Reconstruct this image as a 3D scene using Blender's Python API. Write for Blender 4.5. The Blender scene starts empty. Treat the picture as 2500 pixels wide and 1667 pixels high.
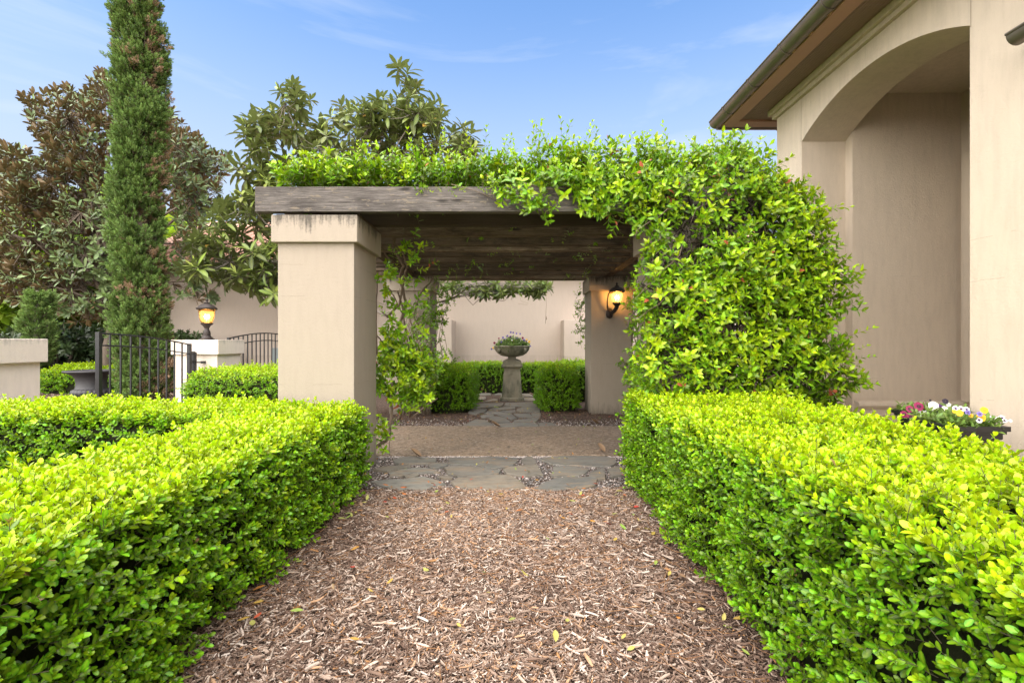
import bpy, bmesh, math, random
import numpy as np
from mathutils import Vector, Matrix

random.seed(7); RNG = np.random.default_rng(11)
SC = bpy.context.scene
COL = SC.collection
F = 1170.0; CH = 1.30                     # focal length in photo pixels, camera height in metres

# ------------------------------------------------------------------ camera
cam = bpy.data.cameras.new('camera'); cam_o = bpy.data.objects.new('camera', cam); COL.objects.link(cam_o)
cam.sensor_width = 36.0; cam.lens = F / 2500.0 * 36.0
cam.clip_start = 0.05; cam.clip_end = 2000
cam_o.location = (0, 0, CH); cam_o.rotation_euler = (math.radians(90), 0, 0)
SC.camera = cam_o

# ------------------------------------------------------------------ sky, sun, exposure
SUN_EL, SUN_AZ = 56.0, 214.0              # azimuth clockwise from +Y: behind the camera, to its left
w = bpy.data.worlds.new('World'); SC.world = w; w.use_nodes = True
nt = w.node_tree; nt.nodes.clear()
def wn(t, **k):
    n = nt.nodes.new(t)
    for a, b in k.items(): setattr(n, a, b)
    return n
sky = wn('ShaderNodeTexSky', sky_type='NISHITA', sun_disc=False)
sky.sun_elevation = math.radians(SUN_EL); sky.sun_rotation = math.radians(SUN_AZ)
sky.air_density = 1.0; sky.dust_density = 1.5; sky.ozone_density = 2.4; sky.altitude = 0
tc = wn('ShaderNodeTexCoord'); mp = wn('ShaderNodeMapping'); mp.inputs['Scale'].default_value = (1.1, 1.1, 6.5)
mp.inputs['Rotation'].default_value = (0.12, -0.16, 0.3)
nz = wn('ShaderNodeTexNoise'); nz.inputs['Scale'].default_value = 1.7; nz.inputs['Detail'].default_value = 7; nz.inputs['Roughness'].default_value = 0.58
nz.inputs['Distortion'].default_value = 0.5
rp = wn('ShaderNodeValToRGB'); rp.color_ramp.elements[0].position = 0.50; rp.color_ramp.elements[1].position = 0.95
rp.color_ramp.elements[1].color = (0.75, 0.75, 0.75, 1)
mx = wn('ShaderNodeMixRGB'); mx.inputs[2].default_value = (2.7, 2.85, 3.0, 1)
# thin high haze that thickens towards the horizon all round
sz = wn('ShaderNodeSeparateXYZ'); nt.links.new(tc.outputs['Generated'], sz.inputs[0])
hz = wn('ShaderNodeMapRange', interpolation_type='SMOOTHSTEP'); hz.inputs['From Min'].default_value = 0.62; hz.inputs['From Max'].default_value = 0.18; hz.inputs['To Max'].default_value = 0.80
nt.links.new(sz.outputs['Z'], hz.inputs['Value'])
mh = wn('ShaderNodeMixRGB'); mh.inputs[2].default_value = (1.95, 2.15, 2.42, 1); nt.links.new(hz.outputs[0], mh.inputs[0])
bg = wn('ShaderNodeBackground'); bg.inputs['Strength'].default_value = 0.125
out = wn('ShaderNodeOutputWorld')
L = nt.links.new
L(tc.outputs['Generated'], mp.inputs['Vector']); L(mp.outputs[0], nz.inputs['Vector']); L(nz.outputs['Fac'], rp.inputs[0])
hsv = wn('ShaderNodeHueSaturation'); hsv.inputs['Saturation'].default_value = 1.15; hsv.inputs['Value'].default_value = 0.90
L(rp.outputs[0], mx.inputs[0]); L(sky.outputs[0], hsv.inputs['Color']); L(hsv.outputs[0], mh.inputs[1]); L(mh.outputs[0], mx.inputs[1]); L(mx.outputs[0], bg.inputs[0]); L(bg.outputs[0], out.inputs[0])

sun = bpy.data.lights.new('sun', 'SUN'); sun_o = bpy.data.objects.new('sun', sun); COL.objects.link(sun_o)
sun.energy = 4.2; sun.angle = math.radians(125); sun.color = (1.0, 0.92, 0.80)
az, el = math.radians(SUN_AZ), math.radians(SUN_EL)
to_sun = Vector((math.sin(az) * math.cos(el), math.cos(az) * math.cos(el), math.sin(el)))
sun_o.rotation_euler = to_sun.to_track_quat('Z', 'Y').to_euler(); sun_o.location = to_sun * 40
SC.view_settings.view_transform = 'Standard'; SC.view_settings.look = 'None'
SC.view_settings.exposure = 1.58; SC.view_settings.gamma = 1.0
SC.cycles.max_bounces = 8; SC.cycles.diffuse_bounces = 4; SC.cycles.transmission_bounces = 6
SC.cycles.transparent_max_bounces = 8; SC.cycles.sample_clamp_indirect = 6.0

# ================================================================== helpers
def P(u, v, Y):                            # photo pixel + distance -> point in the place
    return ((u - 1250.0) / F * Y, Y, CH - (v - 833.5) / F * Y)
def G(u, v, z=0.0):                        # photo pixel on a level plane at height z
    Y = (CH - z) * F / (v - 833.5)
    return ((u - 1250.0) / F * Y, Y)

ORG = {}
def empty(name, loc, label=None, cat=None, group=None, kind=None):
    o = bpy.data.objects.new(name, None); COL.objects.link(o); o.location = loc
    o.empty_display_size = 0.2; ORG[o] = Vector(loc)
    tag(o, label, cat, group, kind); return o
def tag(o, label=None, cat=None, group=None, kind=None):
    if label: o['label'] = label
    if cat: o['category'] = cat
    if group: o['group'] = group
    if kind: o['kind'] = kind
    return o
def link(name, me, parent=None, loc=(0, 0, 0)):
    o = bpy.data.objects.new(name, me); COL.objects.link(o)
    if parent is not None: o.parent = parent; ORG[o] = ORG[parent]; o.location = loc
    else: o.location = loc; ORG[o] = Vector(loc)
    return o

class MB:
    """collects solids in world coordinates, builds one mesh object"""
    def __init__(s): s.bm = bmesh.new()
    def box(s, x0, x1, y0, y1, z0, z1, bev=0.0):
        vs = [s.bm.verts.new(c) for c in ((x0,y0,z0),(x1,y0,z0),(x1,y1,z0),(x0,y1,z0),(x0,y0,z1),(x1,y0,z1),(x1,y1,z1),(x0,y1,z1))]
        fs = [s.bm.faces.new([vs[i] for i in q]) for q in ((3,2,1,0),(4,5,6,7),(0,1,5,4),(1,2,6,5),(2,3,7,6),(3,0,4,7))]
        if bev > 0:
            es = list({e for f in fs for e in f.edges})
            bmesh.ops.bevel(s.bm, geom=es, offset=bev, segments=2, affect='EDGES', profile=0.6)
        return s
    def prism(s, poly, axis, a, b):        # poly of 2D points extruded along axis 'x','y','z' from a to b
        def mk(p, t): return {'x': (t, p[0], p[1]), 'y': (p[0], t, p[1]), 'z': (p[0], p[1], t)}[axis]
        va = [s.bm.verts.new(mk(p, a)) for p in poly]; vb = [s.bm.verts.new(mk(p, b)) for p in poly]
        n = len(poly)
        s.bm.faces.new(va); s.bm.faces.new(vb[::-1])
        for i in range(n): s.bm.faces.new((va[i], vb[i], vb[(i+1) % n], va[(i+1) % n]))
        return s
    def tube(s, pts, rad, n=8, cap=True):
        pts = [Vector(p) for p in pts]
        if not hasattr(rad, '__len__'): rad = [rad] * len(pts)
        rings = []; ref = None
        for i, p in enumerate(pts):
            d = (pts[min(i+1, len(pts)-1)] - pts[max(i-1, 0)])
            if d.length < 1e-9: d = Vector((0,0,1))
            d.normalize()
            if ref is None: ref = d.orthogonal()
            ref = (ref - d * ref.dot(d));
            if ref.length < 1e-6: ref = d.orthogonal()
            ref.normalize(); b = d.cross(ref)
            rings.append([s.bm.verts.new(p + (ref * math.cos(2*math.pi*k/n) + b * math.sin(2*math.pi*k/n)) * rad[i]) for k in range(n)])
        for r0, r1 in zip(rings, rings[1:]):
            for k in range(n): s.bm.faces.new((r0[k], r0[(k+1) % n], r1[(k+1) % n], r1[k]))
        if cap: s.bm.faces.new(rings[0][::-1]); s.bm.faces.new(rings[-1])
        return s
    def lathe(s, prof, c, n=32, cap=True, flute=0.0, fl_n=0, fz=(0, 0)):
        rings = []
        for r, z in prof:
            ring = []
            for k in range(n):
                a = 2*math.pi*k/n; rr = r
                if flute and fz[0] <= z <= fz[1]: rr = r * (1 + flute * abs(math.sin(a * fl_n / 2)))
                ring.append(s.bm.verts.new((c[0] + rr*math.cos(a), c[1] + rr*math.sin(a), c[2] + z)))
            rings.append(ring)
        for r0, r1 in zip(rings, rings[1:]):
            for k in range(n): s.bm.faces.new((r0[k], r0[(k+1) % n], r1[(k+1) % n], r1[k]))
        if cap: s.bm.faces.new(rings[0][::-1]); s.bm.faces.new(rings[-1])
        return s
    def frustum(s, c, lv):                 # square lofts: list of (half-x, half-y, z)
        rings = [[s.bm.verts.new((c[0]+sx*hx, c[1]+sy*hy, c[2]+z)) for sx, sy in ((-1,-1),(1,-1),(1,1),(-1,1))] for hx, hy, z in lv]
        for r0, r1 in zip(rings, rings[1:]):
            for k in range(4): s.bm.faces.new((r0[k], r0[(k+1) % 4], r1[(k+1) % 4], r1[k]))
        s.bm.faces.new(rings[0][::-1]); s.bm.faces.new(rings[-1]); return s
    def build(s, name, mat, parent=None, smooth=False, loc=None, angle=None):
        org = ORG[parent] if parent is not None else Vector(loc or (0, 0, 0))
        bmesh.ops.recalc_face_normals(s.bm, faces=s.bm.faces[:])
        bmesh.ops.translate(s.bm, verts=s.bm.verts[:], vec=-org)
        me = bpy.data.meshes.new(name); s.bm.to_mesh(me); s.bm.free()
        if mat is not None: me.materials.append(mat)
        if smooth:
            for p in me.polygons: p.use_smooth = True
            if angle: me.set_sharp_from_angle(angle=math.radians(angle))
        return link(name, me, parent, (0, 0, 0) if parent is not None else tuple(org))

# ------------------------------------------------------------------ materials
def newmat(name):
    m = bpy.data.materials.new(name); m.use_nodes = True
    nt = m.node_tree; nt.nodes.clear()
    o = nt.nodes.new('ShaderNodeOutputMaterial')
    return m, nt, o
def nd(nt, t, ins=None, **k):
    n = nt.nodes.new(t)
    for a, b in k.items(): setattr(n, a, b)
    for a, b in (ins or {}).items():
        if hasattr(b, 'bl_idname') and hasattr(b, 'is_output'): nt.links.new(b, n.inputs[a])
        else: n.inputs[a].default_value = b
    return n
def rgba(c): return (c[0], c[1], c[2], 1)
def ramp(nt, fac, stops):
    r = nt.nodes.new('ShaderNodeValToRGB'); nt.links.new(fac, r.inputs[0]); e = r.color_ramp.elements
    while len(e) < len(stops): e.new(0.5)
    for q, (p, c) in zip(e, stops): q.position = p; q.color = rgba(c) if len(c) == 3 else c
    return r.outputs[0]
def mixc(nt, fac, a, b, mode='MIX'):
    n = nt.nodes.new('ShaderNodeMixRGB'); n.blend_type = mode
    for i, x in ((0, fac), (1, a), (2, b)):
        if hasattr(x, 'is_output'): nt.links.new(x, n.inputs[i])
        else: n.inputs[i].default_value = x if i == 0 else rgba(x)
    return n.outputs[0]
def math_(nt, op, a, b=0.0, c=0.0, clamp=False):
    n = nt.nodes.new('ShaderNodeMath'); n.operation = op; n.use_clamp = clamp
    for i, x in enumerate((a, b, c)):
        if hasattr(x, 'is_output'): nt.links.new(x, n.inputs[i])
        else: n.inputs[i].default_value = x
    return n.outputs[0]
def coords(nt, scale=(1,1,1), rot=(0,0,0), mode='pos'):
    if mode == 'pos': src = nd(nt, 'ShaderNodeNewGeometry').outputs['Position']
    else: src = nd(nt, 'ShaderNodeTexCoord').outputs['Object']
    return nd(nt, 'ShaderNodeMapping', {'Vector': src, 'Scale': scale, 'Rotation': rot}).outputs[0]
def noise(nt, vec, scale, detail=4, rough=0.55, dist=0.0):
    return nd(nt, 'ShaderNodeTexNoise', {'Vector': vec, 'Scale': scale, 'Detail': detail, 'Roughness': rough, 'Distortion': dist}).outputs['Fac']
def finish(nt, o, col, rough=0.7, bump=None, bstr=0.3, bdist=0.01, metal=0.0, spec=0.5):
    p = nd(nt, 'ShaderNodeBsdfPrincipled', {'Metallic': metal, 'Specular IOR Level': spec})
    for k, x in (('Base Color', col), ('Roughness', rough)):
        if hasattr(x, 'is_output'): nt.links.new(x, p.inputs[k])
        else: p.inputs[k].default_value = rgba(x) if k == 'Base Color' else x
    if bump is not None:
        b = nd(nt, 'ShaderNodeBump', {'Strength': bstr, 'Distance': bdist, 'Height': bump}); nt.links.new(b.outputs[0], p.inputs['Normal'])
    nt.links.new(p.outputs[0], o.inputs[0]); return p

def stucco(name, base, stain_top=None, blotch=0.10, streak=0.0, foot=False):
    m, nt, o = newmat(name)
    pos = coords(nt)
    big = noise(nt, pos, 0.9, 5, 0.6); fine = noise(nt, pos, 160, 3, 0.6)
    mid = noise(nt, coords(nt, (6, 6, 1.2)), 3.0, 4, 0.6)
    c = mixc(nt, math_(nt, 'MULTIPLY', big, blotch * 2.0), base, tuple(x * y for x, y in zip(base, (0.78, 0.74, 0.70))))
    c = mixc(nt, math_(nt, 'MULTIPLY', math_(nt, 'GREATER_THAN', mid, 0.0), math_(nt, 'MULTIPLY', math_(nt, 'SUBTRACT', mid, 0.42, clamp=True), streak * 3)), c, tuple(x * 0.55 for x in base))
    if stain_top is not None:              # grime running down from a top edge: list of (z, length, strength)
        z = nd(nt, 'ShaderNodeSeparateXYZ', {0: pos}).outputs['Z']
        st = math_(nt, 'ADD', math_(nt, 'MULTIPLY', noise(nt, coords(nt, (1, 1, 0.06)), 26, 5, 0.75), .62), math_(nt, 'MULTIPLY', noise(nt, coords(nt, (1, 1, 0.25)), 5.5, 3, 0.6), .40))
        st2 = noise(nt, pos, 45, 4, 0.7)
        for zt, ln, sg in stain_top:
            d = math_(nt, 'DIVIDE', math_(nt, 'SUBTRACT', zt, z), ln)
            up = math_(nt, 'GREATER_THAN', math_(nt, 'SUBTRACT', zt + 0.02, z), 0.0)
            fall = math_(nt, 'SUBTRACT', 1.0, d, clamp=True)
            k = math_(nt, 'SUBTRACT', math_(nt, 'ADD', math_(nt, 'MULTIPLY', st, 1.15), math_(nt, 'MULTIPLY', st2, 0.3)), math_(nt, 'SUBTRACT', 1.06, math_(nt, 'MULTIPLY', fall, 0.50)))
            k = math_(nt, 'MULTIPLY', math_(nt, 'MULTIPLY', k, 5.5 * sg, clamp=True), math_(nt, 'MULTIPLY', up, math_(nt, 'MINIMUM', math_(nt, 'MULTIPLY', fall, 8.0), 0.82)))
            c = mixc(nt, k, c, (0.045, 0.042, 0.036))
    if foot:                               # splash dirt at the foot and hairline cracks
        z = nd(nt, 'ShaderNodeSeparateXYZ', {0: pos}).outputs['Z']
        sd = noise(nt, coords(nt, (1, 1, 0.15)), 30, 5, 0.7)
        k = math_(nt, 'MULTIPLY', math_(nt, 'SUBTRACT', math_(nt, 'SUBTRACT', sd, .20), math_(nt, 'MULTIPLY', z, 1.6)), 3.0, clamp=True)
        c = mixc(nt, math_(nt, 'MULTIPLY', k, .55), c, (0.10, 0.085, 0.065))
        wv = math_(nt, 'MULTIPLY', noise(nt, pos, 9, 4, 0.7), .03)
        for zz in (1.73, 2.02, .92):
            dd = math_(nt, 'ABSOLUTE', math_(nt, 'SUBTRACT', math_(nt, 'ADD', z, wv), zz))
            k = math_(nt, 'MULTIPLY', math_(nt, 'LESS_THAN', dd, .0022), math_(nt, 'GREATER_THAN', noise(nt, coords(nt, (1, 1, .1)), 4.0, 3, .6), .50))
            c = mixc(nt, math_(nt, 'MULTIPLY', k, .45), c, tuple(x * .5 for x in base))
    c = mixc(nt, math_(nt, 'MULTIPLY', fine, 0.10), c, tuple(x * 0.6 for x in base))
    h = math_(nt, 'ADD', fine, math_(nt, 'MULTIPLY', noise(nt, pos, 45, 3, 0.6), 0.8))
    finish(nt, o, c, 0.88, h, 0.6, 0.006, spec=0.2)
    return m
def wood(name, light, dark, grain_axis='x', patch=0.5, lichen=0.0, rv=0.4):
    m, nt, o = newmat(name)
    sc = {'x': (0.35, 9, 9), 'y': (9, 0.35, 9)}[grain_axis]
    pos = coords(nt); oi = nd(nt, 'ShaderNodeObjectInfo')
    off = nd(nt, 'ShaderNodeVectorMath', {0: coords(nt, sc), 1: nd(nt, 'ShaderNodeCombineXYZ', {0: math_(nt, 'MULTIPLY', oi.outputs['Random'], 40.0), 1: oi.outputs['Random'], 2: math_(nt, 'MULTIPLY', oi.outputs['Random'], 17.0)}).outputs[0]}, operation='ADD').outputs[0]
    g = noise(nt, off, 7, 8, 0.68, 0.6); g2 = noise(nt, off, 26, 5, 0.7, 0.4)
    pt = noise(nt, coords(nt, (1.2, 3, 3) if grain_axis == 'x' else (3, 1.2, 3)), 2.2, 6, 0.65, 0.3)
    c = mixc(nt, ramp(nt, g, [(0.30, (0, 0, 0)), (0.68, (1, 1, 1))]), dark, light)
    c = mixc(nt, math_(nt, 'MULTIPLY', ramp(nt, g2, [(0.42, (1, 1, 1)), (0.55, (0, 0, 0))]), 0.55), c, tuple(x * 0.5 for x in dark))
    c = mixc(nt, math_(nt, 'MULTIPLY', ramp(nt, pt, [(0.48, (0, 0, 0)), (0.62, (1, 1, 1))]), patch), c, tuple(x * 0.35 for x in dark))
    if lichen:
        lc = noise(nt, coords(nt, (2.2, 5, 7)), 5.5, 5, 0.6, 0.5)
        c = mixc(nt, math_(nt, 'MULTIPLY', ramp(nt, lc, [(0.60, (0, 0, 0)), (0.64, (1, 1, 1))]), lichen), c, (0.33, 0.27, 0.19))
    c = mixc(nt, math_(nt, 'MULTIPLY', oi.outputs['Random'], rv), c, tuple(x * 0.7 for x in dark))
    kn = nd(nt, 'ShaderNodeTexVoronoi', {'Vector': coords(nt, (1.1, 4.5, 4.5) if grain_axis == 'x' else (4.5, 1.1, 4.5)), 'Scale': 1.5, 'Randomness': 1.0})
    c = mixc(nt, math_(nt, 'MULTIPLY', ramp(nt, math_(nt, 'ADD', kn.outputs['Distance'], math_(nt, 'MULTIPLY', g, .12)), [(0.12, (1, 1, 1)), (0.19, (0, 0, 0))]), .85), c, tuple(x * .22 for x in dark))
    h = math_(nt, 'ADD', math_(nt, 'MULTIPLY', g2, 0.7), g)
    finish(nt, o, c, 0.85, h, 1.0, 0.010, spec=0.2)
    return m
def plain(name, col, rough=0.6, metal=0.0, var=0.25, scale=12, bump=0.2, spec=0.5):
    m, nt, o = newmat(name)
    pos = coords(nt); n = noise(nt, pos, scale, 5, 0.6)
    c = mixc(nt, n, tuple(x * (1 - var) for x in col), tuple(min(1, x * (1 + var)) for x in col))
    finish(nt, o, c, rough, noise(nt, pos, scale * 6, 4, 0.6), bump, 0.003, metal, spec)
    return m
def leafmat(name, old, new, under=None, trans=0.35, rough=0.38, dead=(0.30, 0.06, 0.03), dthr=0.72, mid=None, tmul=0.6, amul=0.55, off=-0.08, spec=0.5):
    m, nt, o = newmat(name)
    age = nd(nt, 'ShaderNodeAttribute', attribute_type='GEOMETRY', attribute_name='age').outputs['Fac']
    rib = nd(nt, 'ShaderNodeAttribute', attribute_type='GEOMETRY', attribute_name='rib').outputs['Fac']
    lv = nd(nt, 'ShaderNodeAttribute', attribute_type='GEOMETRY', attribute_name='lv').outputs['Fac']
    tint = nd(nt, 'ShaderNodeAttribute', attribute_type='INSTANCER', attribute_name='tint').outputs['Fac']
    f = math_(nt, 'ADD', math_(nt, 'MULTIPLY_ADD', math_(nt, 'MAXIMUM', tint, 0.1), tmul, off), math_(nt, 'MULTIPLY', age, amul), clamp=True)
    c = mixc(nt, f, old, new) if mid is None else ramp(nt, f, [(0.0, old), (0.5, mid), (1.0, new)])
    c = mixc(nt, math_(nt, 'MULTIPLY', rib, 0.28), c, tuple(min(1, x * 1.35 + 0.03) for x in new))
    val = math_(nt, 'MULTIPLY_ADD', lv, 0.75, 0.62)
    hs = nd(nt, 'ShaderNodeHueSaturation', {'Color': c, 'Value': val, 'Hue': math_(nt, 'MULTIPLY_ADD', lv, 0.035, 0.490)}).outputs[0]
    c = mixc(nt, math_(nt, 'MULTIPLY', math_(nt, 'LESS_THAN', tint, -0.5), math_(nt, 'GREATER_THAN', lv, dthr)), hs, dead)
    if under is not None:
        bf = nd(nt, 'ShaderNodeNewGeometry').outputs['Backfacing']
        c = mixc(nt, bf, c, under)
    p = nd(nt, 'ShaderNodeBsdfPrincipled', {'Base Color': c, 'Roughness': rough, 'Specular IOR Level': spec})
    t = nd(nt, 'ShaderNodeBsdfTranslucent', {'Color': mixc(nt, 0.5, c, (1.0, 0.95, 0.35), 'MULTIPLY') if under is None else c})
    mx = nd(nt, 'ShaderNodeMixShader', {0: trans, 1: p.outputs[0], 2: t.outputs[0]})
    nt.links.new(mx.outputs[0], o.inputs[0]); return m

M = {}
STU = (0.36, 0.306, 0.245)
M['stucco_pillar'] = stucco('stucco_pillar', STU, None, 0.14, 0.14, True)
M['stucco_cap'] = stucco('stucco_cap', (0.37, 0.316, 0.253), [(2.46, 0.30, 1.0)], 0.12, 0.15)
M['stucco_low'] = stucco('stucco_low', (0.79, 0.69, 0.59), [(1.335, 0.18, 0.40)], 0.12, 0.2)
M['stucco_house'] = stucco('stucco_house', (0.575, 0.485, 0.385), [(4.1, 1.6, 0.10)], 0.20, 0.25, True)
M['stucco_back'] = stucco('stucco_back', (0.535, 0.448, 0.372), [(0.9, 0.9, 0.12)], 0.10, 0.12)
M['wood_beam'] = wood('wood_beam', (0.32, 0.285, 0.26), (0.095, 0.083, 0.074), 'x', 0.55, 0.7)
M['wood_joist'] = wood('wood_joist', (0.42, 0.31, 0.20), (0.085, 0.062, 0.042), 'x', 0.7, 0.35, 0.95)
M['wood_plate'] = wood('wood_plate', (0.17, 0.115, 0.07), (0.06, 0.042, 0.028), 'y', 0.5)
M['soffit_paint'] = plain('soffit_paint', (0.20, 0.125, 0.095), 0.6, 0, 0.10, 5, 0.1)
M['fascia_paint'] = plain('fascia_paint', (0.36, 0.195, 0.145), 0.6, 0, 0.12, 5, 0.1)
M['gutter_metal'] = plain('gutter_metal', (0.16, 0.135, 0.115), 0.42, 0.65, 0.35, 7, 0.1)
M['tile_clay'] = plain('tile_clay', (0.52, 0.29, 0.20), 0.8, 0, 0.35, 6, 0.3)
M['iron'] = plain('iron', (0.012, 0.012, 0.014), 0.42, 0.0, 0.3, 30, 0.15)
M['bronze'] = plain('bronze', (0.032, 0.022, 0.018), 0.5, 0.3, 0.4, 25, 0.2)
M['urn_black'] = plain('urn_black', (0.045, 0.043, 0.045), 0.55, 0.0, 0.55, 9, 0.3)
M['plastic_black'] = plain('plastic_black', (0.012, 0.012, 0.013), 0.38, 0.0, 0.3, 25, 0.1)
M['white_plastic'] = plain('white_plastic', (0.72, 0.72, 0.72), 0.5, 0, 0.04, 5, 0)
M['grey_plastic'] = plain('grey_plastic', (0.22, 0.25, 0.25), 0.5, 0, 0.05, 5, 0)
M['red_print'] = plain('red_print', (0.55, 0.03, 0.03), 0.5, 0, 0.05, 5, 0)
M['bark'] = plain('bark', (0.15, 0.115, 0.085), 0.9, 0, 0.4, 18, 0.6)
M['bark_grey'] = plain('bark_grey', (0.21, 0.18, 0.15), 0.9, 0, 0.4, 18, 0.6)
M['vine_wood'] = plain('vine_wood', (0.16, 0.115, 0.08), 0.9, 0, 0.45, 25, 0.6)
M['vine_twig'] = plain('vine_twig', (0.055, 0.042, 0.032), 0.9, 0, 0.5, 25, 0.6)  # darker than the vine stems, to deepen the gaps between leaves
M['dull_tan'] = plain('dull_tan', (0.30, 0.24, 0.18), 0.8, 0, 0.1, 10, 0.1)
M['bounce_paving'] = plain('bounce_paving', (0.66, 0.57, 0.46), 0.85, 0, 0.15, 4, 0.2)  # pale colour chosen to reflect light into the arch and porch
M['ceiling_paint'] = plain('ceiling_paint', (0.60, 0.55, 0.50), 0.8, 0, 0.05, 3, 0.1)

def stone(name):
    m, nt, o = newmat(name)
    pos = coords(nt); oi = nd(nt, 'ShaderNodeObjectInfo').outputs['Random']
    base = ramp(nt, oi, [(0.0, (0.13, 0.128, 0.115)), (0.25, (0.19, 0.178, 0.148)), (0.5, (0.155, 0.15, 0.132)), (0.75, (0.22, 0.19, 0.145)), (1.0, (0.20, 0.196, 0.172))])
    n1 = noise(nt, coords(nt, (0.7, 2.4, 1)), 4.5, 6, 0.65, 0.8); n2 = noise(nt, pos, 35, 5, 0.65)
    c = mixc(nt, math_(nt, 'MULTIPLY', ramp(nt, n1, [(0.48, (0, 0, 0)), (0.62, (1, 1, 1))]), 0.6), base, (0.27, 0.19, 0.115))
    c = mixc(nt, math_(nt, 'MULTIPLY', ramp(nt, noise(nt, pos, 3.0, 5, 0.6), [(0.5, (0, 0, 0)), (0.7, (1, 1, 1))]), 0.5), c, (0.075, 0.072, 0.065))
    c = mixc(nt, math_(nt, 'MULTIPLY', n2, 0.3), c, (0.09, 0.09, 0.085))
    h = math_(nt, 'ADD', n1, math_(nt, 'MULTIPLY', n2, 0.35))
    c = mixc(nt, math_(nt, 'MULTIPLY', ramp(nt, noise(nt, coords(nt, (.6, 4.0, 1), (0, 0, .2)), 9, 6, .7, 1.0), [(0.50, (0, 0, 0)), (0.60, (1, 1, 1))]), .45), c, (0.06, 0.055, 0.045))
    finish(nt, o, c, ramp(nt, n1, [(0.3, (0.62, 0.62, 0.62)), (0.7, (0.88, 0.88, 0.88))]), h, 0.5, 0.012, spec=0.4)
    return m
M['flagstone'] = stone('flagstone')
def aggregate(name):
    m, nt, o = newmat(name)
    pos = coords(nt)
    v = nd(nt, 'ShaderNodeTexVoronoi', {'Vector': pos, 'Scale': 95.0}); v2 = nd(nt, 'ShaderNodeTexVoronoi', {'Vector': pos, 'Scale': 30.0})
    big = noise(nt, pos, 1.3, 6, 0.62)
    c = mixc(nt, ramp(nt, big, [(0.35, (0, 0, 0)), (0.68, (1, 1, 1))]), (0.15, 0.103, 0.064), (0.29, 0.20, 0.125))
    cs = nd(nt, 'ShaderNodeSeparateColor', {0: v.outputs['Color']}).outputs[0]
    c = mixc(nt, 0.55, c, mixc(nt, cs, tuple(x * 0.5 for x in (0.18, 0.14, 0.10)), (0.36, 0.275, 0.20)))
    cs2 = nd(nt, 'ShaderNodeSeparateColor', {0: v2.outputs['Color']}).outputs[0]
    c = mixc(nt, math_(nt, 'MULTIPLY', math_(nt, 'GREATER_THAN', cs2, 0.87), 0.5), c, (0.055, 0.045, 0.038))
    c = mixc(nt, math_(nt, 'MULTIPLY', math_(nt, 'LESS_THAN', cs2, 0.08), 0.5), c, (0.33, 0.27, 0.21))
    finish(nt, o, c, 0.8, math_(nt, 'ADD', v.outputs['Distance'], v2.outputs['Distance']), 0.6, 0.006, spec=0.3)
    return m
M['aggregate'] = aggregate('aggregate')
def soil(name):
    m, nt, o = newmat(name)
    pos = coords(nt)
    n1 = noise(nt, pos, 40, 6, 0.7); n2 = noise(nt, pos, 2.0, 5, 0.6)
    v = nd(nt, 'ShaderNodeTexVoronoi', {'Vector': coords(nt, (1, 1.0, 1)), 'Scale': 60.0, 'Randomness': 1.0})
    cs = nd(nt, 'ShaderNodeSeparateColor', {0: v.outputs['Color']}).outputs[1]
    c = mixc(nt, n1, (0.03, 0.021, 0.016), (0.14, 0.095, 0.07))
    c = mixc(nt, math_(nt, 'MULTIPLY', math_(nt, 'GREATER_THAN', cs, 0.7), 0.5), c, (0.30, 0.21, 0.16))
    c = mixc(nt, math_(nt, 'MULTIPLY', n2, 0.4), c, (0.05, 0.035, 0.028))
    finish(nt, o, c, 0.9, math_(nt, 'ADD', n1, v.outputs['Distance']), 0.9, 0.02, spec=0.2)
    return m
M['soil'] = soil('soil')
def bychip(name, stops, rough=0.8, bscale=120):
    m, nt, o = newmat(name)
    r = nd(nt, 'ShaderNodeAttribute', attribute_type='INSTANCER', attribute_name='tint').outputs['Fac']
    c = ramp(nt, r, stops)
    tx = coords(nt, (1, 1, 1), mode='obj')
    g = noise(nt, nd(nt, 'ShaderNodeMapping', {'Vector': tx, 'Scale': (1, 0.12, 1)}).outputs[0], bscale * 2, 3, 0.6)
    c = mixc(nt, math_(nt, 'MULTIPLY', g, 0.6), c, (0.07, 0.05, 0.04))
    finish(nt, o, c, rough, g, 0.4, 0.002, spec=0.25)
    return m
M['chip'] = bychip('chip', [(0.0, (0.045, 0.026, 0.018)), (0.30, (0.13, 0.075, 0.05)), (0.55, (0.26, 0.172, 0.123)), (0.80, (0.49, 0.375, 0.295)), (0.95, (0.74, 0.64, 0.55)), (1.0, (0.48, 0.24, 0.09))])
M['pebble'] = bychip('pebble', [(0.0, (0.10, 0.105, 0.11)), (0.35, (0.24, 0.23, 0.22)), (0.6, (0.48, 0.41, 0.37)), (0.85, (0.66, 0.57, 0.52)), (1.0, (0.72, 0.66, 0.60))], 0.7, 60)
M['needle'] = bychip('needle', [(0, (0.30, 0.13, 0.05)), (1, (0.46, 0.24, 0.10))], 0.7)
M['litter'] = bychip('litter', [(0.0, (0.42, 0.035, 0.02)), (0.18, (0.50, 0.16, 0.02)), (0.36, (0.45, 0.30, 0.05)), (0.55, (0.42, 0.40, 0.10)), (0.68, (0.20, 0.34, 0.04)), (0.82, (0.35, 0.23, 0.13)), (1.0, (0.17, 0.09, 0.045))], 0.6)
M['glass'], _nt, _o = newmat('glass')
_b = nd(_nt, 'ShaderNodeBump', {'Strength': 0.4, 'Distance': 0.01, 'Height': noise(_nt, coords(_nt), 30, 3, 0.6)}).outputs[0]
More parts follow.
